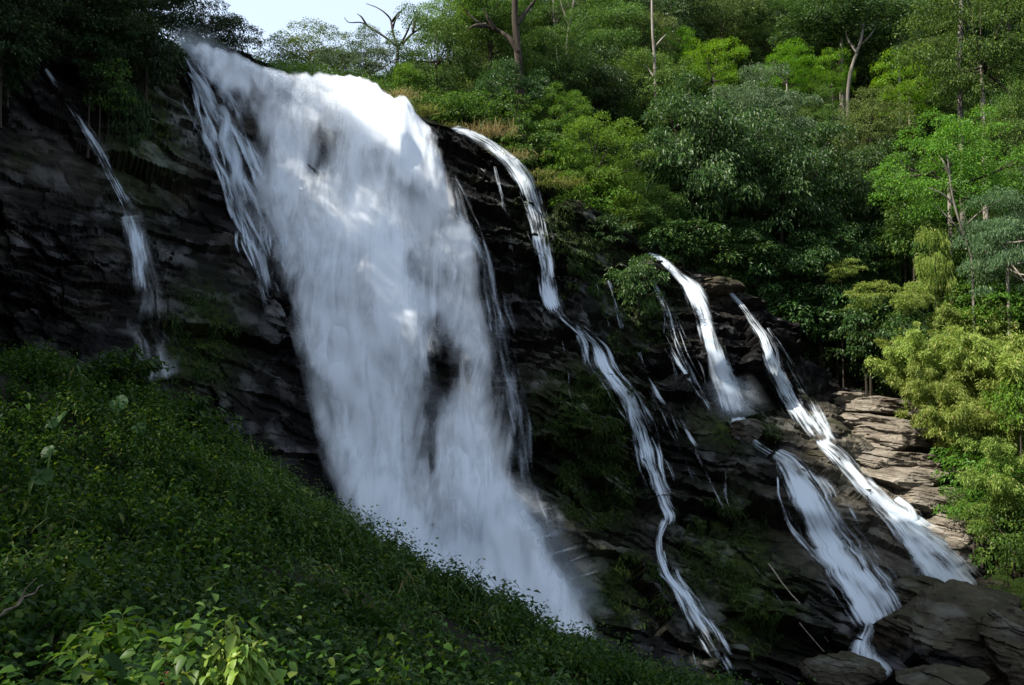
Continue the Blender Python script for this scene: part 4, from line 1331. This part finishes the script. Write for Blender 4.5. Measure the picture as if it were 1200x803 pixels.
# woods outside the frame on the near side of the gorge; they shade the near slope
OUT = [(-15.5, 9, 7, 14), (-20, 14, 9, 17), (-17, 3, 8, 14), (-27, 20, 12, 18), (-25, 8, 14, 16), (-18, 19, 6, 16), (-24, 26, 6, 18), (-14.5, -3, 6, 13), (-30, 32, 8, 19), (-33, 14, 16, 18), (-32, 24, 14, 18),
       (-21, 5, 9, 18), (-22, -1, 9, 18), (-28, 2, 9, 18), (-30, 26, 9, 17), (-29, 31, 9, 17), (-31, 21, 9, 17), (-33, 30, 9, 17), (-28, 27, 9, 18), (-29, 16, 9, 18), (-31, 9, 9, 18), (-30, 5, 9, 18), (-17, 12, 9, 20), (-6, -4, 0, 12.5), (-13, 5.5, 0, 12), (-16, -4.5, 0, 13), (-22, 9.5, 0, 16), (-11, -6, 0, 12)]
SUN_RING = [(2.95, 0.3), (3.0, 1.6), (2.95, 2.7), (3.0, 3.9), (2.95, 5.1)]  # ring of unseen crowns around the sun ray, added to narrow its patch
LEAN = [(-5.5, -5, -3.0, 3.2, 10.5), (3.5, -5, 2.6, 2.2, 10.5)]      # root x, y and crown x, y, z of unseen leaning trees, added to darken the near slope
# and on the high side of the gorge, out of view, placed to shade the falls
RIDGE = [(-48, 64), (-42, 70), (-54, 60), (-38, 44), (-54, 50), (-37, 74), (-44, 80), (-52, 74), (-35, 40), (-41, 38), (-47, 40), (-36, 33), (-43, 32), (-50, 34), (-33, 36), (-40, 45)]
_b = np.array([-1.2, 4.0, -1.1])
_s = np.array(sun_dir)
for i, (x, y, zb, ht) in enumerate(OUT):
    K = KINDS['broad' if i % 2 else 'mid']
    zb = float(FG(x, y)) - 0.5 if -34 < x < 16 else zb
    s = 1.35 + 0.12 * (i % 3)
    v = np.array([x, y, zb + ht]) - _b
    if np.linalg.norm(v - _s * (v @ _s)) < 4.3 * s + 0.2:      # a gap in the canopy lets one patch of sun down
        continue
    root = bpy.data.objects.new('tree', None)
    root.location = (x, y, zb)
    COL.objects.link(root)
    tag(root, 'tall broadleaf tree on the near hillside shading the leafy slope', 'tree', 'tall trees on the near hillside')
    cm, lm = K.var[i % len(K.var)]
    s = 1.35 + 0.12 * (i % 3)
    link('trunk', TRUNKS[id(M_BARKD)][i % 2], root, (0, 0, 0), (0, 0, i), (0.3, 0.3, ht))
    link('branches', lm, root, (0, 0, ht), (0, 0, i), (s, s, s * 1.1))
    link('crown', cm, root, (0, 0, ht), (0, 0, i), (s, s, s * 1.1))

for i, (x, y, cx_, cy_, cz_) in enumerate(LEAN):
    zb = float(FG(x, y)) - 0.4
    root = bpy.data.objects.new('tree', None)
    root.location = (x, y, zb)
    COL.objects.link(root)
    tag(root, 'unseen broadleaf tree leaning in over the viewpoint, added to darken the near slope', 'tree', 'unseen leaning trees added for shade')
    dv = Vector((cx_ - x, cy_ - y, cz_ - zb))
    link('trunk', TRUNKS[id(M_BARKD)][i % 2], root, (0, 0, 0), dv.to_track_quat('Z', 'Y').to_euler(), (0.22, 0.22, dv.length))
    cm, lm = KINDS['mid'].var[i]
    link('branches', lm, root, dv, (0, 0, i), (1.3, 1.3, 1.1))
    link('crown', cm, root, dv, (0, 0, i), (1.3, 1.3, 1.1))
_u = np.cross(_s, [0, 0, 1.0])
_u /= np.linalg.norm(_u)
_w = np.cross(_u, _s)
for i, (r, a, ss) in enumerate([(r, a, 0.42) for r, a in SUN_RING] + [(1.95, k * 0.9 + 0.2, 0.24) for k in range(7)]):
    c = _b + _s * (12.0 + (i % 5) * 0.9) + r * (math.cos(a) * _u + math.sin(a) * _w)
    K = KINDS['mid']
    zb = float(FG(c[0], c[1])) - 0.4
    root = bpy.data.objects.new('tree', None)
    root.location = (c[0], c[1], zb)
    COL.objects.link(root)
    tag(root, 'unseen small crown on a thin trunk, added to narrow the patch of sun', 'tree', 'unseen crowns added around the sun gap')
    ht = c[2] - zb
    link('trunk', TRUNKS[id(M_BARKD)][i % 2], root, (0, 0, 0), (0, 0, i), (0.06, 0.06, ht))
    cm, lm = K.var[i % len(K.var)]
    link('branches', lm, root, (0, 0, ht), (0, 0, i), (ss, ss, ss * 1.15))
    link('crown', cm, root, (0, 0, ht), (0, 0, i), (ss, ss, ss * 1.15))
for i, (x, y) in enumerate(RIDGE):
    K = KINDS['broad' if i % 2 else 'mid']
    zb = float(H(x, y)) - 0.5
    root = bpy.data.objects.new('tree', None)
    root.location = (x, y, zb)
    COL.objects.link(root)
    tag(root, 'tall broadleaf tree on the high side of the gorge, out of view, shading the falls', 'tree', 'tall trees on the side of the gorge')
    cm, lm = K.var[i % len(K.var)]
    ht = 11 + (i * 7) % 4 + (4 if y < 46 else 0)
    link('trunk', TRUNKS[id(M_BARKD)][i % 2], root, (0, 0, 0), (0, 0, i), (0.3, 0.3, ht))
    link('branches', lm, root, (0, 0, ht), (0, 0, i), (1.3, 1.3, 1.3))
    link('crown', cm, root, (0, 0, ht), (0, 0, i), (1.3, 1.3, 1.3))

# ------------------------------------------------------------------ trunks that show, and the dead tree
def pole_tree(label, pts, r0, r1, d, bark, name='tree', side=(), group='bare and pale trunks in the forest'):
    """a tree seen mostly as its trunk; pts are photo pixels from the base up"""
    b = Bag()
    w = np.array([P(x, y, d) for x, y in pts])
    t = np.linspace(0, len(w) - 1, len(w) * 5)
    q = np.stack([np.interp(t, np.arange(len(w)), w[:, k]) for k in range(3)], -1)
    q = smooth1(q, 2, 0)
    q[0] = (w[0][0], d, min(w[0][2], float(H(w[0][0], d)) - 0.3))
    b.tube(q, np.linspace(r0, r1, len(q)), 8)
    root = bpy.data.objects.new(name, None)
    root.location = q[0]
    COL.objects.link(root)
    tag(root, label, 'tree', group)
    off = Vector(q[0])
    me = b.mesh('trunk', bark, True)
    link('trunk', me, root, -off)
    rs = np.random.RandomState(int(pts[0][0]))
    for s in side:
        lb = Bag()
        w = np.array([P(x, y, d + rs.normal() * 0.4) for x, y in s])
        t = np.linspace(0, len(w) - 1, len(w) * 4)
        q2 = np.stack([np.interp(t, np.arange(len(w)), w[:, k]) for k in range(3)], -1)
        q2 = smooth1(q2, 1, 0)
        lb.tube(q2, np.linspace(r1 * 0.9 + 0.03, 0.025, len(q2)), 5)
        link('branch', lb.mesh('branch', bark, True), root, -off)
    return root


pole_tree('dead leafless tree with crooked bare branches raised against the sky', [(462, 120), (464, 90), (466, 62), (468, 50)], 0.22, 0.12, 83, M_BARKD, 'dead_tree',
          side=[[(467, 56), (452, 44), (436, 34), (424, 26), (408, 27), (403, 20)], [(466, 56), (460, 36), (458, 22), (450, 14), (440, 8), (428, 4)], [(459, 26), (466, 16), (474, 10)], [(460, 34), (463, 24), (470, 14)],
                [(470, 54), (482, 40), (492, 34), (500, 22), (502, 12)], [(484, 38), (486, 26), (490, 18), (494, 12)], [(468, 54), (476, 40), (484, 22), (492, 18)], [(430, 30), (424, 20), (418, 16)]])
pole_tree('tall dark trunk with one heavy limb reaching over towards the sky', [(610, 130), (609, 90), (606, 50), (603, 20), (604, -15)], 0.42, 0.26, 77, M_BARKD,
          side=[[(608, 62), (597, 44), (580, 34), (562, 28), (550, 18), (538, 2)], [(570, 30), (556, 30), (546, 36)], [(580, 34), (572, 22), (566, 8)], [(605, 30), (616, 14), (628, 0), (634, -12)]])
pole_tree('bare straight white pole trunk rising out of the forest', [(769, 140), (768, 110), (767, 70), (764, 30), (764, -15)], 0.19, 0.10, 88, M_BARKP,
          side=[[(767, 56), (775, 46), (781, 40)], [(766, 90), (759, 80), (754, 76)]])
pole_tree('leaning pale trunk that curves up into a dark spreading crown', [(994, 140), (993, 115), (996, 85), (1004, 62), (1010, 44), (1012, 26)], 0.22, 0.14, 95, M_BARKG,
          side=[[(1007, 54), (1018, 44), (1028, 30)], [(1004, 62), (994, 48), (990, 34)]])
pole_tree('thick grey broken trunk near the top corner tree', [(1124, 92), (1125, 60), (1126, 20), (1127, -12)], 0.26, 0.2, 84.5, M_BARKG)
pole_tree('slim pale trunk nearest the dead tree, behind the thin olive tree', [(565, 130), (565, 90), (564, 50), (562, -10)], 0.11, 0.07, 92, M_BARKP)
pole_tree('slim pale trunk right of the tall dark trunk', [(655, 120), (655, 80), (650, 40), (648, -10)], 0.13, 0.08, 97, M_BARKG)
pole_tree('forked pale trunk at the frame edge above the vine draped tree', [(664, 100), (664, 50), (670, 14), (676, -12)], 0.17, 0.11, 96, M_BARKG, side=[[(667, 30), (660, 12), (654, -8)]])
pole_tree('thin pale forked sapling above the bamboo', [(1140, 320), (1138, 296), (1126, 266), (1116, 232), (1112, 200), (1110, 180)], 0.09, 0.05, 63, M_BARKG,
          side=[[(1134, 286), (1118, 262), (1102, 246), (1090, 236)], [(1118, 240), (1104, 226), (1088, 220)], [(1128, 268), (1146, 250), (1168, 238), (1184, 222)], [(1113, 206), (1106, 190), (1100, 182)]])

# ------------------------------------------------------------------ bamboo on the bank
def bamboo_mesh(seed, nculm, hgt, spread, nleaf):
    rs = np.random.RandomState(seed)
    cul, lf = Bag(), Bag()
    for k in range(nculm):
        a = rs.rand() * 6.28
        r = spread * 0.25 * rs.rand()
        h = hgt * (0.6 + 0.45 * rs.rand())
        lean = spread * (0.35 + 0.8 * rs.rand())
        t = np.linspace(0, 1, 12)
        out = np.array([math.cos(a), math.sin(a)])
        x = r + lean * t ** 2.2
        z = h * (t - 0.22 * t ** 3.2)
        p = np.stack([out[0] * x, out[1] * x, z], -1)
        cul.tube(p, np.linspace(0.045, 0.008, 12), 5)
        n = nleaf
        ti = 0.25 + 0.75 * rs.rand(n) ** 0.75
        # leaf sprays hang in bunches off the nodes
        nb = 26
        node = np.round(ti * nb) / nb
        q = np.stack([np.interp(node, t, p[:, c]) for c in range(3)], -1)
        bo = unit(np.stack([hsh(np.round(node * nb), np.full(n, k), np.full(n, c), seed + 9) - 0.5 for c in range(3)], -1) * np.array([1, 1, 0.35]))
        ln = 0.9 * rs.rand(n) ** 0.7 * (1.25 - 0.6 * node)
        pos = q + bo * ln[:, None] + np.array([0, 0, -0.35]) * (ln ** 2)[:, None] + rs.normal(size=(n, 3)) * 0.13
        ax = unit(bo * 0.7 + rs.normal(size=(n, 3)) * 0.45 + np.array([0, 0, -0.55]))
        nr = unit(rs.normal(size=(n, 3)) * 0.6 + np.array([0, 0, 0.6]) + bo * 0.5)
        s = 0.7 + 0.6 * rs.rand(n)
        lf.leaves(pos, ax, nr, 0.21 * s, 0.06 * s, droop=0.2, fold=0.1)
    return cul.mesh('culms', M_CULM, True), lf.mesh('foliage', L_BAMBOO)


BAM = [bamboo_mesh(5, 28, 8.0, 3.4, 2100), bamboo_mesh(6, 28, 7.5, 3.8, 2100)]
for i, (lb, px, py, d, s) in enumerate([
        ('bamboo clump arching farthest out over the layered slabs', 1112, 525, 61, 1.0), ('bamboo clump high on the bank under the feathery grey green tree', 1150, 460, 65, 1.0),
        ('bamboo clump filling the frame edge on the bank', 1205, 520, 58, 1.2), ('bamboo clump in the middle of the bank above the bright bush', 1150, 560, 58.5, 1.05),
        ('bamboo clump just under the yellow green shrub column', 1098, 460, 67, 0.9), ('bamboo clump lowest on the bank behind the dark green bush', 1195, 620, 55, 0.95),
        ('bamboo clump overhanging the top slab at the dark edge of the hollow', 1090, 490, 63, 0.95), ('bamboo clump behind the others, highest at the frame edge', 1185, 420, 66, 1.05)]):
    b = P(px, py, d)
    root = bpy.data.objects.new('bamboo', None)
    root.location = (b[0], b[1], min(b[2], float(H(b[0], d)) + 0.5) if False else b[2])
    root.rotation_euler = (0, 0, i * 1.3)
    root.scale = (s, s, s)
    COL.objects.link(root)
    tag(root, lb, 'bamboo', 'bamboo clumps on the bank')
    link('culms', BAM[i % 2][0], root)
    link('foliage', BAM[i % 2][1], root)

# ------------------------------------------------------------------ undergrowth covering the hillside
rs = np.random.RandomState(77)
ug = Bag()
n = 0
while n < 4200:
    x = rs.uniform(-60, 75, 4000)
    y = rs.uniform(36, 150, 4000)
    z = H(x, y)
    edge = np.interp(x, hx, ys)
    q = np.stack([x, y, z + 0.6], -1)
    sx_, sy_, f_ = proj(q)
    ok = (y > edge + np.where(x > 29, 0.3, 1.2)) & (sx_ > -150) & (sx_ < 1500) & (sy_ < np.where(x > 29, 900, 720)) & (sy_ > -120) & (rs.rand(4000) < np.clip(70 / y, 0, 1) ** 1.2)
    for c in q[ok][:4200 - n]:
        s = 0.6 + 1.3 * rs.rand()
        m = int(150 * s)
        dv = unit(rs.normal(size=(m, 3)))
        dv[:, 2] = np.abs(dv[:, 2])
        pos = c + dv * (s * (0.5 + 0.6 * rs.rand(m)))[:, None] * np.array([1.3, 1.3, 1.0])
        ug.leaves(pos, unit(dv + rs.normal(size=(m, 3)) * 0.6 + np.array([0, 0, -0.3])), unit(dv + np.array([0, 0, 0.5]) + rs.normal(size=(m, 3)) * 0.4), 0.21, 0.11, droop=0.3)
        n += 1
o = link('undergrowth', ug.mesh('undergrowth', L_MID))
tag(o, 'dark leafy undergrowth covering the hillside between the trees', 'undergrowth', kind='stuff')

# ------------------------------------------------------------------ plants growing on the cliff
def cliff_plants(label, px, py, rx, ry, n, seed, mat=None, L=0.22, W=0.05, hang=0.8, name='cliff_plant', group='plants growing on the wet cliff'):
    rs = np.random.RandomState(seed)
    b = Bag()
    a = rs.rand(n) * 6.28
    r = np.sqrt(rs.rand(n))
    wob = 1 + 0.45 * fbm(np.stack([np.cos(a) * 1.3 + seed, np.sin(a) * 1.3, a * 0], -1), 3, seed)
    X, Y = px + np.cos(a) * r * rx * wob, py + np.sin(a) * r * ry * wob
    keep = fbm(np.stack([X * 0.06, Y * 0.06, X * 0 + seed], -1), 3, seed + 1) > -0.12
    X, Y = X[keep], Y[keep]
    dd = np.array([hit_d(x, y) for x, y in zip(X, Y)])
    pos = P(X, Y, dd - 0.05)
    m = 8
    pos = np.repeat(pos, m, 0) + rs.normal(size=(len(pos) * m, 3)) * 0.10
    ax = unit(rs.normal(size=(len(pos), 3)) * 0.6 + np.array([0.05, -0.7, 0.45 - hang]))
    nr = unit(np.array([0, -0.6, 0.8]) + rs.normal(size=(len(pos), 3)) * 0.4)
    s = 0.6 + 0.8 * rs.rand(len(pos))
    b.leaves(pos, ax, nr, L * s, W * s, droop=0.5, fold=0.1)
    o = link(name, b.mesh(name, mat or L_HANG))
    return tag(o, label, 'plant', group)


for k, a in enumerate([
        ('green growth on the wall just right of the foot of the main fall, upper patch', 684, 482, 56, 52, 900), ('green growth lower on the wall, spreading under the upper patch', 695, 560, 52, 60, 900),
        ('grassy growth hanging below the flat shelf', 848, 632, 48, 58, 800), ('sparse growth on the dark bank beside the fallen pole', 890, 712, 46, 46, 450),
        ('faint green growth on the shaded wall between the thin and main falls', 238, 396, 44, 55, 420), ('grassy growth under the tuft between slender fall and trickles', 662, 270, 34, 46, 420),
        ('green fringe around the shrub above the short trickles', 745, 362, 40, 46, 500), ('dark moss plants under the long ledge', 690, 318, 30, 40, 420),
        ('green fringe at the base of the cliff by the narrow stream', 745, 690, 46, 44, 450), ('small green fringe on the landing ledge of the bright chute', 880, 512, 40, 16, 260)]):
    cliff_plants(*a, seed=600 + k)


def tuft(label, px, py, w, h, n, seed, mat, d=None, name='grass_tuft', group='grass tufts along the lip of the cliff', arch=0.5, wide=0.045):
    rs = np.random.RandomState(seed)
    d = d or hit_d(px, py + 2) + 0.3
    mpp = d / FPX
    c = P(px, py, d)
    b = Bag()
    pos = c + np.stack([rs.normal(size=n) * w * mpp * 0.28, rs.normal(size=n) * 0.4, -0.15 * rs.rand(n)], -1)
    ax = unit(np.stack([rs.normal(size=n) * 0.45, rs.normal(size=n) * 0.45 - 0.2, 0.9 + 0 * pos[:, 0]], -1))
    nr = unit(np.cross(ax, rs.normal(size=(n, 3))))
    s = h * mpp * (0.5 + 0.7 * rs.rand(n))
    b.leaves(pos, ax, nr, s, wide * (0.6 + 0.8 * rs.rand(n)), droop=arch, fold=0.1, fine=True)
    o = link(name, b.mesh(name, mat))
    return tag(o, label, 'grass', group)


tuft('tall dry golden grass tuft standing at the head of the slender waterfall', 572, 160, 50, 40, 260, 1, L_DRY)
tuft('short golden tuft trailing down the slope from the tall dry one', 606, 186, 40, 26, 160, 2, L_DRY)
tuft('big yellow green tuft on the lip over the grassy growth', 655, 218, 48, 40, 320, 3, L_GRASS, arch=0.8)
tuft('smaller tuft just above the big yellow green tuft', 634, 206, 34, 28, 160, 4, L_GRASS, arch=0.7)
tuft('straw tuft nearest the lip of the main fall', 470, 116, 34, 26, 160, 5, L_DRY)
tuft('green and straw tuft on the lip where the main fall ends', 497, 134, 34, 30, 200, 6, L_GRASS)
tuft('low mossy tuft between main fall and slender waterfall', 525, 150, 40, 16, 160, 7, L_GRASS)
tuft('tuft beside the bright rock on the cliff edge', 690, 236, 30, 20, 120, 8, L_GRASS)
tuft('lone tuft on the cliff edge below the bright rock', 728, 268, 30, 22, 120, 9, L_GRASS)

# fallen poles leaning on the dark bank
for lb, pts, r in [('long pale fallen pole leaning down the dark bank', [(893, 652), (915, 680), (945, 720), (984, 768)], 0.05), ('shorter fallen pole lying just below the long pale one', [(928, 722), (950, 745), (974, 773)], 0.035)]:
    b = Bag()
    q = np.array([P(x, y, hit_d(x, y) - 0.35) for x, y in pts])
    t = np.linspace(0, len(q) - 1, 16)
    q = np.stack([np.interp(t, np.arange(len(q)), smooth1(q, 1, 0)[:, k]) for k in range(3)], -1)
    q = q + 0.10 * np.stack([fbm(q * 0.6 + k * 9, 3, 810 + k) for k in range(3)], -1)
    b.tube(q, np.linspace(r, r * 0.6, 16), 7)
    tag(link('fallen_pole', b.mesh('fallen_pole', M_TWIG, True)), lb, 'dead wood', 'fallen poles on the dark bank')

# ------------------------------------------------------------------ the leafy cover of the near slope
def slope_points(n, seed, dens):
    rs = np.random.RandomState(seed)
    x, y = rs.uniform(-15, 8, n), rs.uniform(3.0, 20.5, n)
    z = FG(x, y)
    p = np.stack([x, y, z], -1)
    a, b_, f = proj(p + np.array([0, 0, 0.3]))
    ok = (a > -160) & (a < 1040) & (b_ < 960) & (b_ > 320) & (rs.rand(n) < dens(a, b_, y))
    ok &= ~((a > 215) & (a < 330) & (b_ > 715) & (y < 4.6))          # room for the bush that stands there
    return p[ok], a[ok], b_[ok], rs


def cover(name, n, seed, dens, L, W, hmin, hmax, pairs, mat, fine_to=8.0, droop=0.45):
    p, a, b_, rs = slope_points(n, seed, dens)
    bump = 0.7 * fbm(p * np.array([1.2, 1.2, 0.3]), 3, 300) + 0.9 * (0.26 - 1.5 * np.abs(fbm(p * np.array([0.5, 0.5, 0.2]), 2, 301)))
    m = len(p)
    h = (hmin + (hmax - hmin) * rs.rand(m) ** 1.5) * (1 + 0.9 * bump)
    lean = rs.normal(size=(m, 2)) * 0.28 + np.array([0.12, -0.1])
    az0 = rs.rand(m) * 6.28
    sc = 0.75 + 0.5 * rs.rand(m)
    POS, AX, NR, LL = [], [], [], []
    for j in range(pairs):
        t = 0.35 + 0.65 * (j + 1) / pairs
        node = p + np.stack([lean[:, 0] * h * t * t, lean[:, 1] * h * t * t, h * t], -1) + (bump * 0.30)[:, None] * np.array([0, 0, 1])
        el = R(-48 + 70 * (j / max(pairs - 1, 1)))
        for s in range(2):
            az = az0 + j * 1.57 + s * 3.14 + rs.normal(size=m) * 0.3
            e = el + rs.normal(size=m) * 0.3
            ax = np.stack([np.cos(az) * np.cos(e), np.sin(az) * np.cos(e), np.sin(e)], -1)
            POS.append(node + ax * 0.015)
            AX.append(ax)
            NR.append(np.array([0, 0, 1.0]) + rs.normal(size=(m, 3)) * 0.3)
            LL.append(sc * (1 - 0.25 * j / pairs) * (0.55 + 0.8 * rs.rand(m)))
    POS, AX, NR, LL = np.concatenate(POS), np.concatenate(AX), np.concatenate(NR), np.concatenate(LL)
    near = POS[:, 1] < fine_to
    b = Bag()
    b.leaves(POS[near], AX[near], NR[near], L * LL[near], W * LL[near], fold=0.14, droop=droop, fine=True)
    b.leaves(POS[~near], AX[~near], NR[~near], L * LL[~near] * 1.08, W * LL[~near] * 1.1, fold=0.14, droop=droop)
    return b.mesh(name, mat, True)


def patch(x, y, s, k):
    return np.clip(0.5 + 1.6 * fbm(np.stack([x / s, y / s, x * 0 + k], -1), 2, 310), 0, 1)


tag(link('ground_cover', cover('ground_cover', 46000, 1, lambda a, b, y: np.clip(1.35 - y * 0.03, 0.4, 1.0), 0.07, 0.046, 0.16, 0.46, 6, L_FIELD, 6.5)),
    'low leafy green plants smothering the near slope', 'ground cover', kind='stuff')
tag(link('weeds', cover('weeds', 9000, 2, lambda a, b, y: np.clip((440 - a) / 250, 0.06, 1) * np.clip((b - 540) / 120, 0.05, 1) * patch(a, b, 90, 2) * 0.8, 0.13, 0.05, 0.25, 0.65, 5, L_FIELD, 12)),
    'taller broad leaved weeds mixed into the near slope', 'weeds', kind='stuff')
tag(link('creepers', cover('creepers', 12000, 3, lambda a, b, y: patch(a, b, 120, 5) * np.clip((a - 60) / 200, 0.1, 1) * 0.8, 0.06, 0.045, 0.25, 0.55, 6, L_MID, 6)),
    'small leaved creepers rising through the near slope cover', 'creepers', kind='stuff')


tag(link('ferns', cover('ferns', 5000, 4, lambda a, b, y: (patch(a, b, 70, 9) > 0.62) * (y > 6.5) * 0.6, 0.26, 0.022, 0.3, 0.5, 6, L_FERN, 20, droop=0.8)),
    'ferny long leaved tufts scattered over the near slope', 'ferns', kind='stuff')


def slope_at(px, py, d):
    c = P(px, py, d)
    return np.array([c[0], d, float(FG(c[0], d))])


def leafy_plant(label, px, py, d, w, h, nst, L, W, mat, seed, name='leafy_plant', cat='plant', group='plants standing out on the near slope', per=9, droop=0.5, low=0.4, stem=None):
    """a plant of several leafy stems; (px, py) is the photo pixel of its middle, w x h its size in pixels"""
    rs = np.random.RandomState(seed)
    mpp = d / FPX
    top = P(px, py - h / 2, d)
    g = np.array([top[0], d, min(float(FG(top[0], d)), top[2] - 0.8 * h * mpp)])
    root = bpy.data.objects.new(name, None)
    root.location = g
    COL.objects.link(root)
    tag(root, label, cat, group)
    st, lf = Bag(), Bag()
    H_ = top[2] - g[2]
    for k in range(nst):
        a = rs.rand() * 6.28
        rr = rs.rand() ** 0.6
        e = np.array([math.cos(a) * rr * w * mpp / 2, math.sin(a) * rr * w * mpp / 2, H_ * (1 - 0.45 * rr ** 1.5) * (0.85 + 0.15 * rs.rand())])
        s0 = np.array([e[0] * 0.15, e[1] * 0.15, 0])
        t = np.linspace(0, 1, 9)[:, None]
        mid = np.array([e[0] * 0.3, e[1] * 0.3, H_ * 0.62])
        pth = (1 - t) ** 2 * s0 + 2 * t * (1 - t) * mid + t * t * e
        st.tube(pth, np.linspace(0.010, 0.003, 9), 5)
        tn = np.linspace(low, 1.0, per)
        q = np.stack([np.interp(tn, t[:, 0], pth[:, c]) for c in range(3)], -1)
        for s in range(2):
            az = k + np.arange(per) * 1.6 + s * 3.14 + rs.normal(size=per) * 0.4
            el = R(8) + rs.normal(size=per) * 0.35
            ax = np.stack([np.cos(az) * np.cos(el), np.sin(az) * np.cos(el), np.sin(el)], -1)
            sz = 0.7 + 0.55 * rs.rand(per)
            lf.leaves(q, ax, np.array([0, 0, 1.0]) + rs.normal(size=(per, 3)) * 0.3, L * sz, W * sz, fold=0.16, droop=droop, fine=True)
    link('stems', st.mesh('stems', stem or M_CULM, True), root)
    link('foliage', lf.mesh('foliage', mat, True), root)
    return root


leafy_plant('sunlit pale yellow green bush at the bottom edge of the frame', 274, 768, 3.9, 110, 100, 46, 0.056, 0.04, L_BRIGHT, 21, droop=0.9, per=10)
leafy_plant('broad leaved plant with yellowish tips left of the sunlit bush', 140, 728, 4.9, 130, 66, 16, 0.12, 0.055, L_FRESH, 22, droop=0.5, per=6)
leafy_plant('small yellow leaved plant at the bottom edge near the withered stalk', 140, 798, 4.2, 60, 40, 7, 0.075, 0.04, L_BRIGHT, 23, per=5)
leafy_plant('spidery dark plant with long narrow leaves beside the sunlit bush', 190, 752, 4.6, 60, 40, 10, 0.13, 0.03, L_FRESH, 24, per=4)
leafy_plant('whorled plant with one flat ring of leaves in the dark middle of the slope', 216, 718, 5.6, 44, 36, 4, 0.13, 0.055, L_FRESH, 25, per=3)
leafy_plant('withered reddish stalk at the bottom edge beside the sunlit bush', 204, 790, 4.3, 34, 44, 7, 0.05, 0.02, L_RED, 26, per=6)
leafy_plant('rounded dense bush topping the crest in front of the thin waterfall', 150, 436, 15.3, 110, 70, 60, 0.12, 0.06, L_FIELD, 27, per=13, low=0.05, stem=M_BARKD)
leafy_plant('smaller bush on the crest just below the rounded dense bush', 232, 482, 14.6, 80, 44, 36, 0.12, 0.06, L_FIELD, 28, per=12, low=0.05, stem=M_BARKD)
leafy_plant('low bush at the highest corner of the crest at the frame edge', 40, 424, 15.6, 90, 36, 36, 0.12, 0.06, L_FIELD, 29, per=12, low=0.05, stem=M_BARKD)
for k, (lb, px, py, h) in enumerate([('tallest weed stem poking above the crest against the main fall', 412, 596, 26), ('weed stem just right of the tallest one on the crest', 430, 606, 18), ('lone weed stem on the crest farther down the slope', 458, 618, 24),
                                     ('short weed stem beside the lone stem on the crest', 468, 624, 18), ('weed stem on the crest where the foot of the main fall shows', 590, 684, 22), ('last weed stem on the crest toward the stream', 705, 738, 20)]):
    leafy_plant(lb, px, py, 14.2 - 0.3 * (k > 3), 16, h, 2, 0.085, 0.05, L_FIELD, 40 + k, name='weed', group='weeds poking above the crest', per=5)


def taro(label, pts, seed):
    """a plant of big heart shaped leaves; pts: (px, py, d, size m) of each leaf"""
    rs = np.random.RandomState(seed)
    c0 = np.mean([P(x, y, d) for x, y, d, s in pts], axis=0)
    g = np.array([c0[0], c0[1], float(FG(c0[0], c0[1]))])
    root = bpy.data.objects.new('taro_plant', None)
    root.location = g
    COL.objects.link(root)
    tag(root, label, 'plant', 'big leaved plants on the near slope')
    a = np.linspace(0, 2 * np.pi, 28, endpoint=False)
    rr = 0.55 + 0.28 * np.cos(a) + 0.16 * np.abs(np.sin(a)) - 0.35 * np.exp(-((a - np.pi) / 0.28) ** 2)
    for x, y, d, s in pts:
        q = P(x, y, d) - g + np.array([0, 0, 0.07])
        f = unit(np.array([rs.normal() * 0.7, -0.6, -0.55 + 0.3 * rs.normal()]))
        n = unit(np.array([rs.normal() * 0.35, -0.75, 0.75]))
        sd = unit(np.cross(f, n))
        n = np.cross(sd, f)
        V = [q + 0 * f]
        for ring in (0.5, 1.0):
            for k in range(28):
                u, v = math.cos(a[k]) * rr[k] * ring, math.sin(a[k]) * rr[k] * ring * 0.85
                V.append(q + s * (f * u + sd * v + n * (0.12 * abs(v) - 0.18 * u * abs(u) + 0.03 * math.sin(a[k] * 7) * ring)))
        V = np.array(V)
        i = np.arange(28)
        j = (i + 1) % 28
        F = np.concatenate([np.stack([i * 0, 1 + i, 1 + j], -1), np.stack([1 + i, 29 + i, 29 + j], -1), np.stack([1 + i, 29 + j, 1 + j], -1)])
        link('leaf', mesh_np('leaf', V, F, L_TARO, True), root)
        b = Bag()
        t = np.linspace(0, 1, 8)[:, None]
        e = q
        b.tube((1 - t) ** 2 * np.zeros(3) + 2 * t * (1 - t) * np.array([e[0] * 0.3, e[1] * 0.3, max(e[2], 0.2) * 0.9]) + t * t * e, 0.012, 5)
        link('leaf_stalk', b.mesh('leaf_stalk', M_STALK, True), root)


taro('big leaved plant high on the slope with two pale leaves raised together', [(137, 476, 12.5, 0.2), (114, 487, 12.2, 0.17), (161, 506, 12.0, 0.14)], 1)
taro('big leaved plant with one pale leaf, left of the pair of raised leaves', [(76, 491, 11.6, 0.18), (60, 500, 11.4, 0.12)], 2)
taro('big leaved plant low by the frame edge with two drooping pale leaves', [(47, 566, 8.6, 0.16), (60, 536, 9.3, 0.13)], 3)

b = Bag()
q = np.array([P(-6, 726, 4.4), P(14, 712, 4.45), P(32, 698, 4.5), P(52, 686, 4.55)])
t = np.linspace(0, 3, 14)
q = np.stack([np.interp(t, np.arange(4), q[:, k]) for k in range(3)], -1)
b.tube(q + 0.006 * np.random.RandomState(3).normal(size=q.shape), np.linspace(0.009, 0.003, 14), 6)
b.tube(np.array([q[6], q[6] + [0.03, 0.02, 0.07], q[6] + [0.08, 0.02, 0.12]]), [0.004, 0.003, 0.002], 5)
tag(link('dry_twig', b.mesh('dry_twig', M_TWIG, True)), 'pale dry twig slanting up out of the weeds at the frame edge', 'twig')
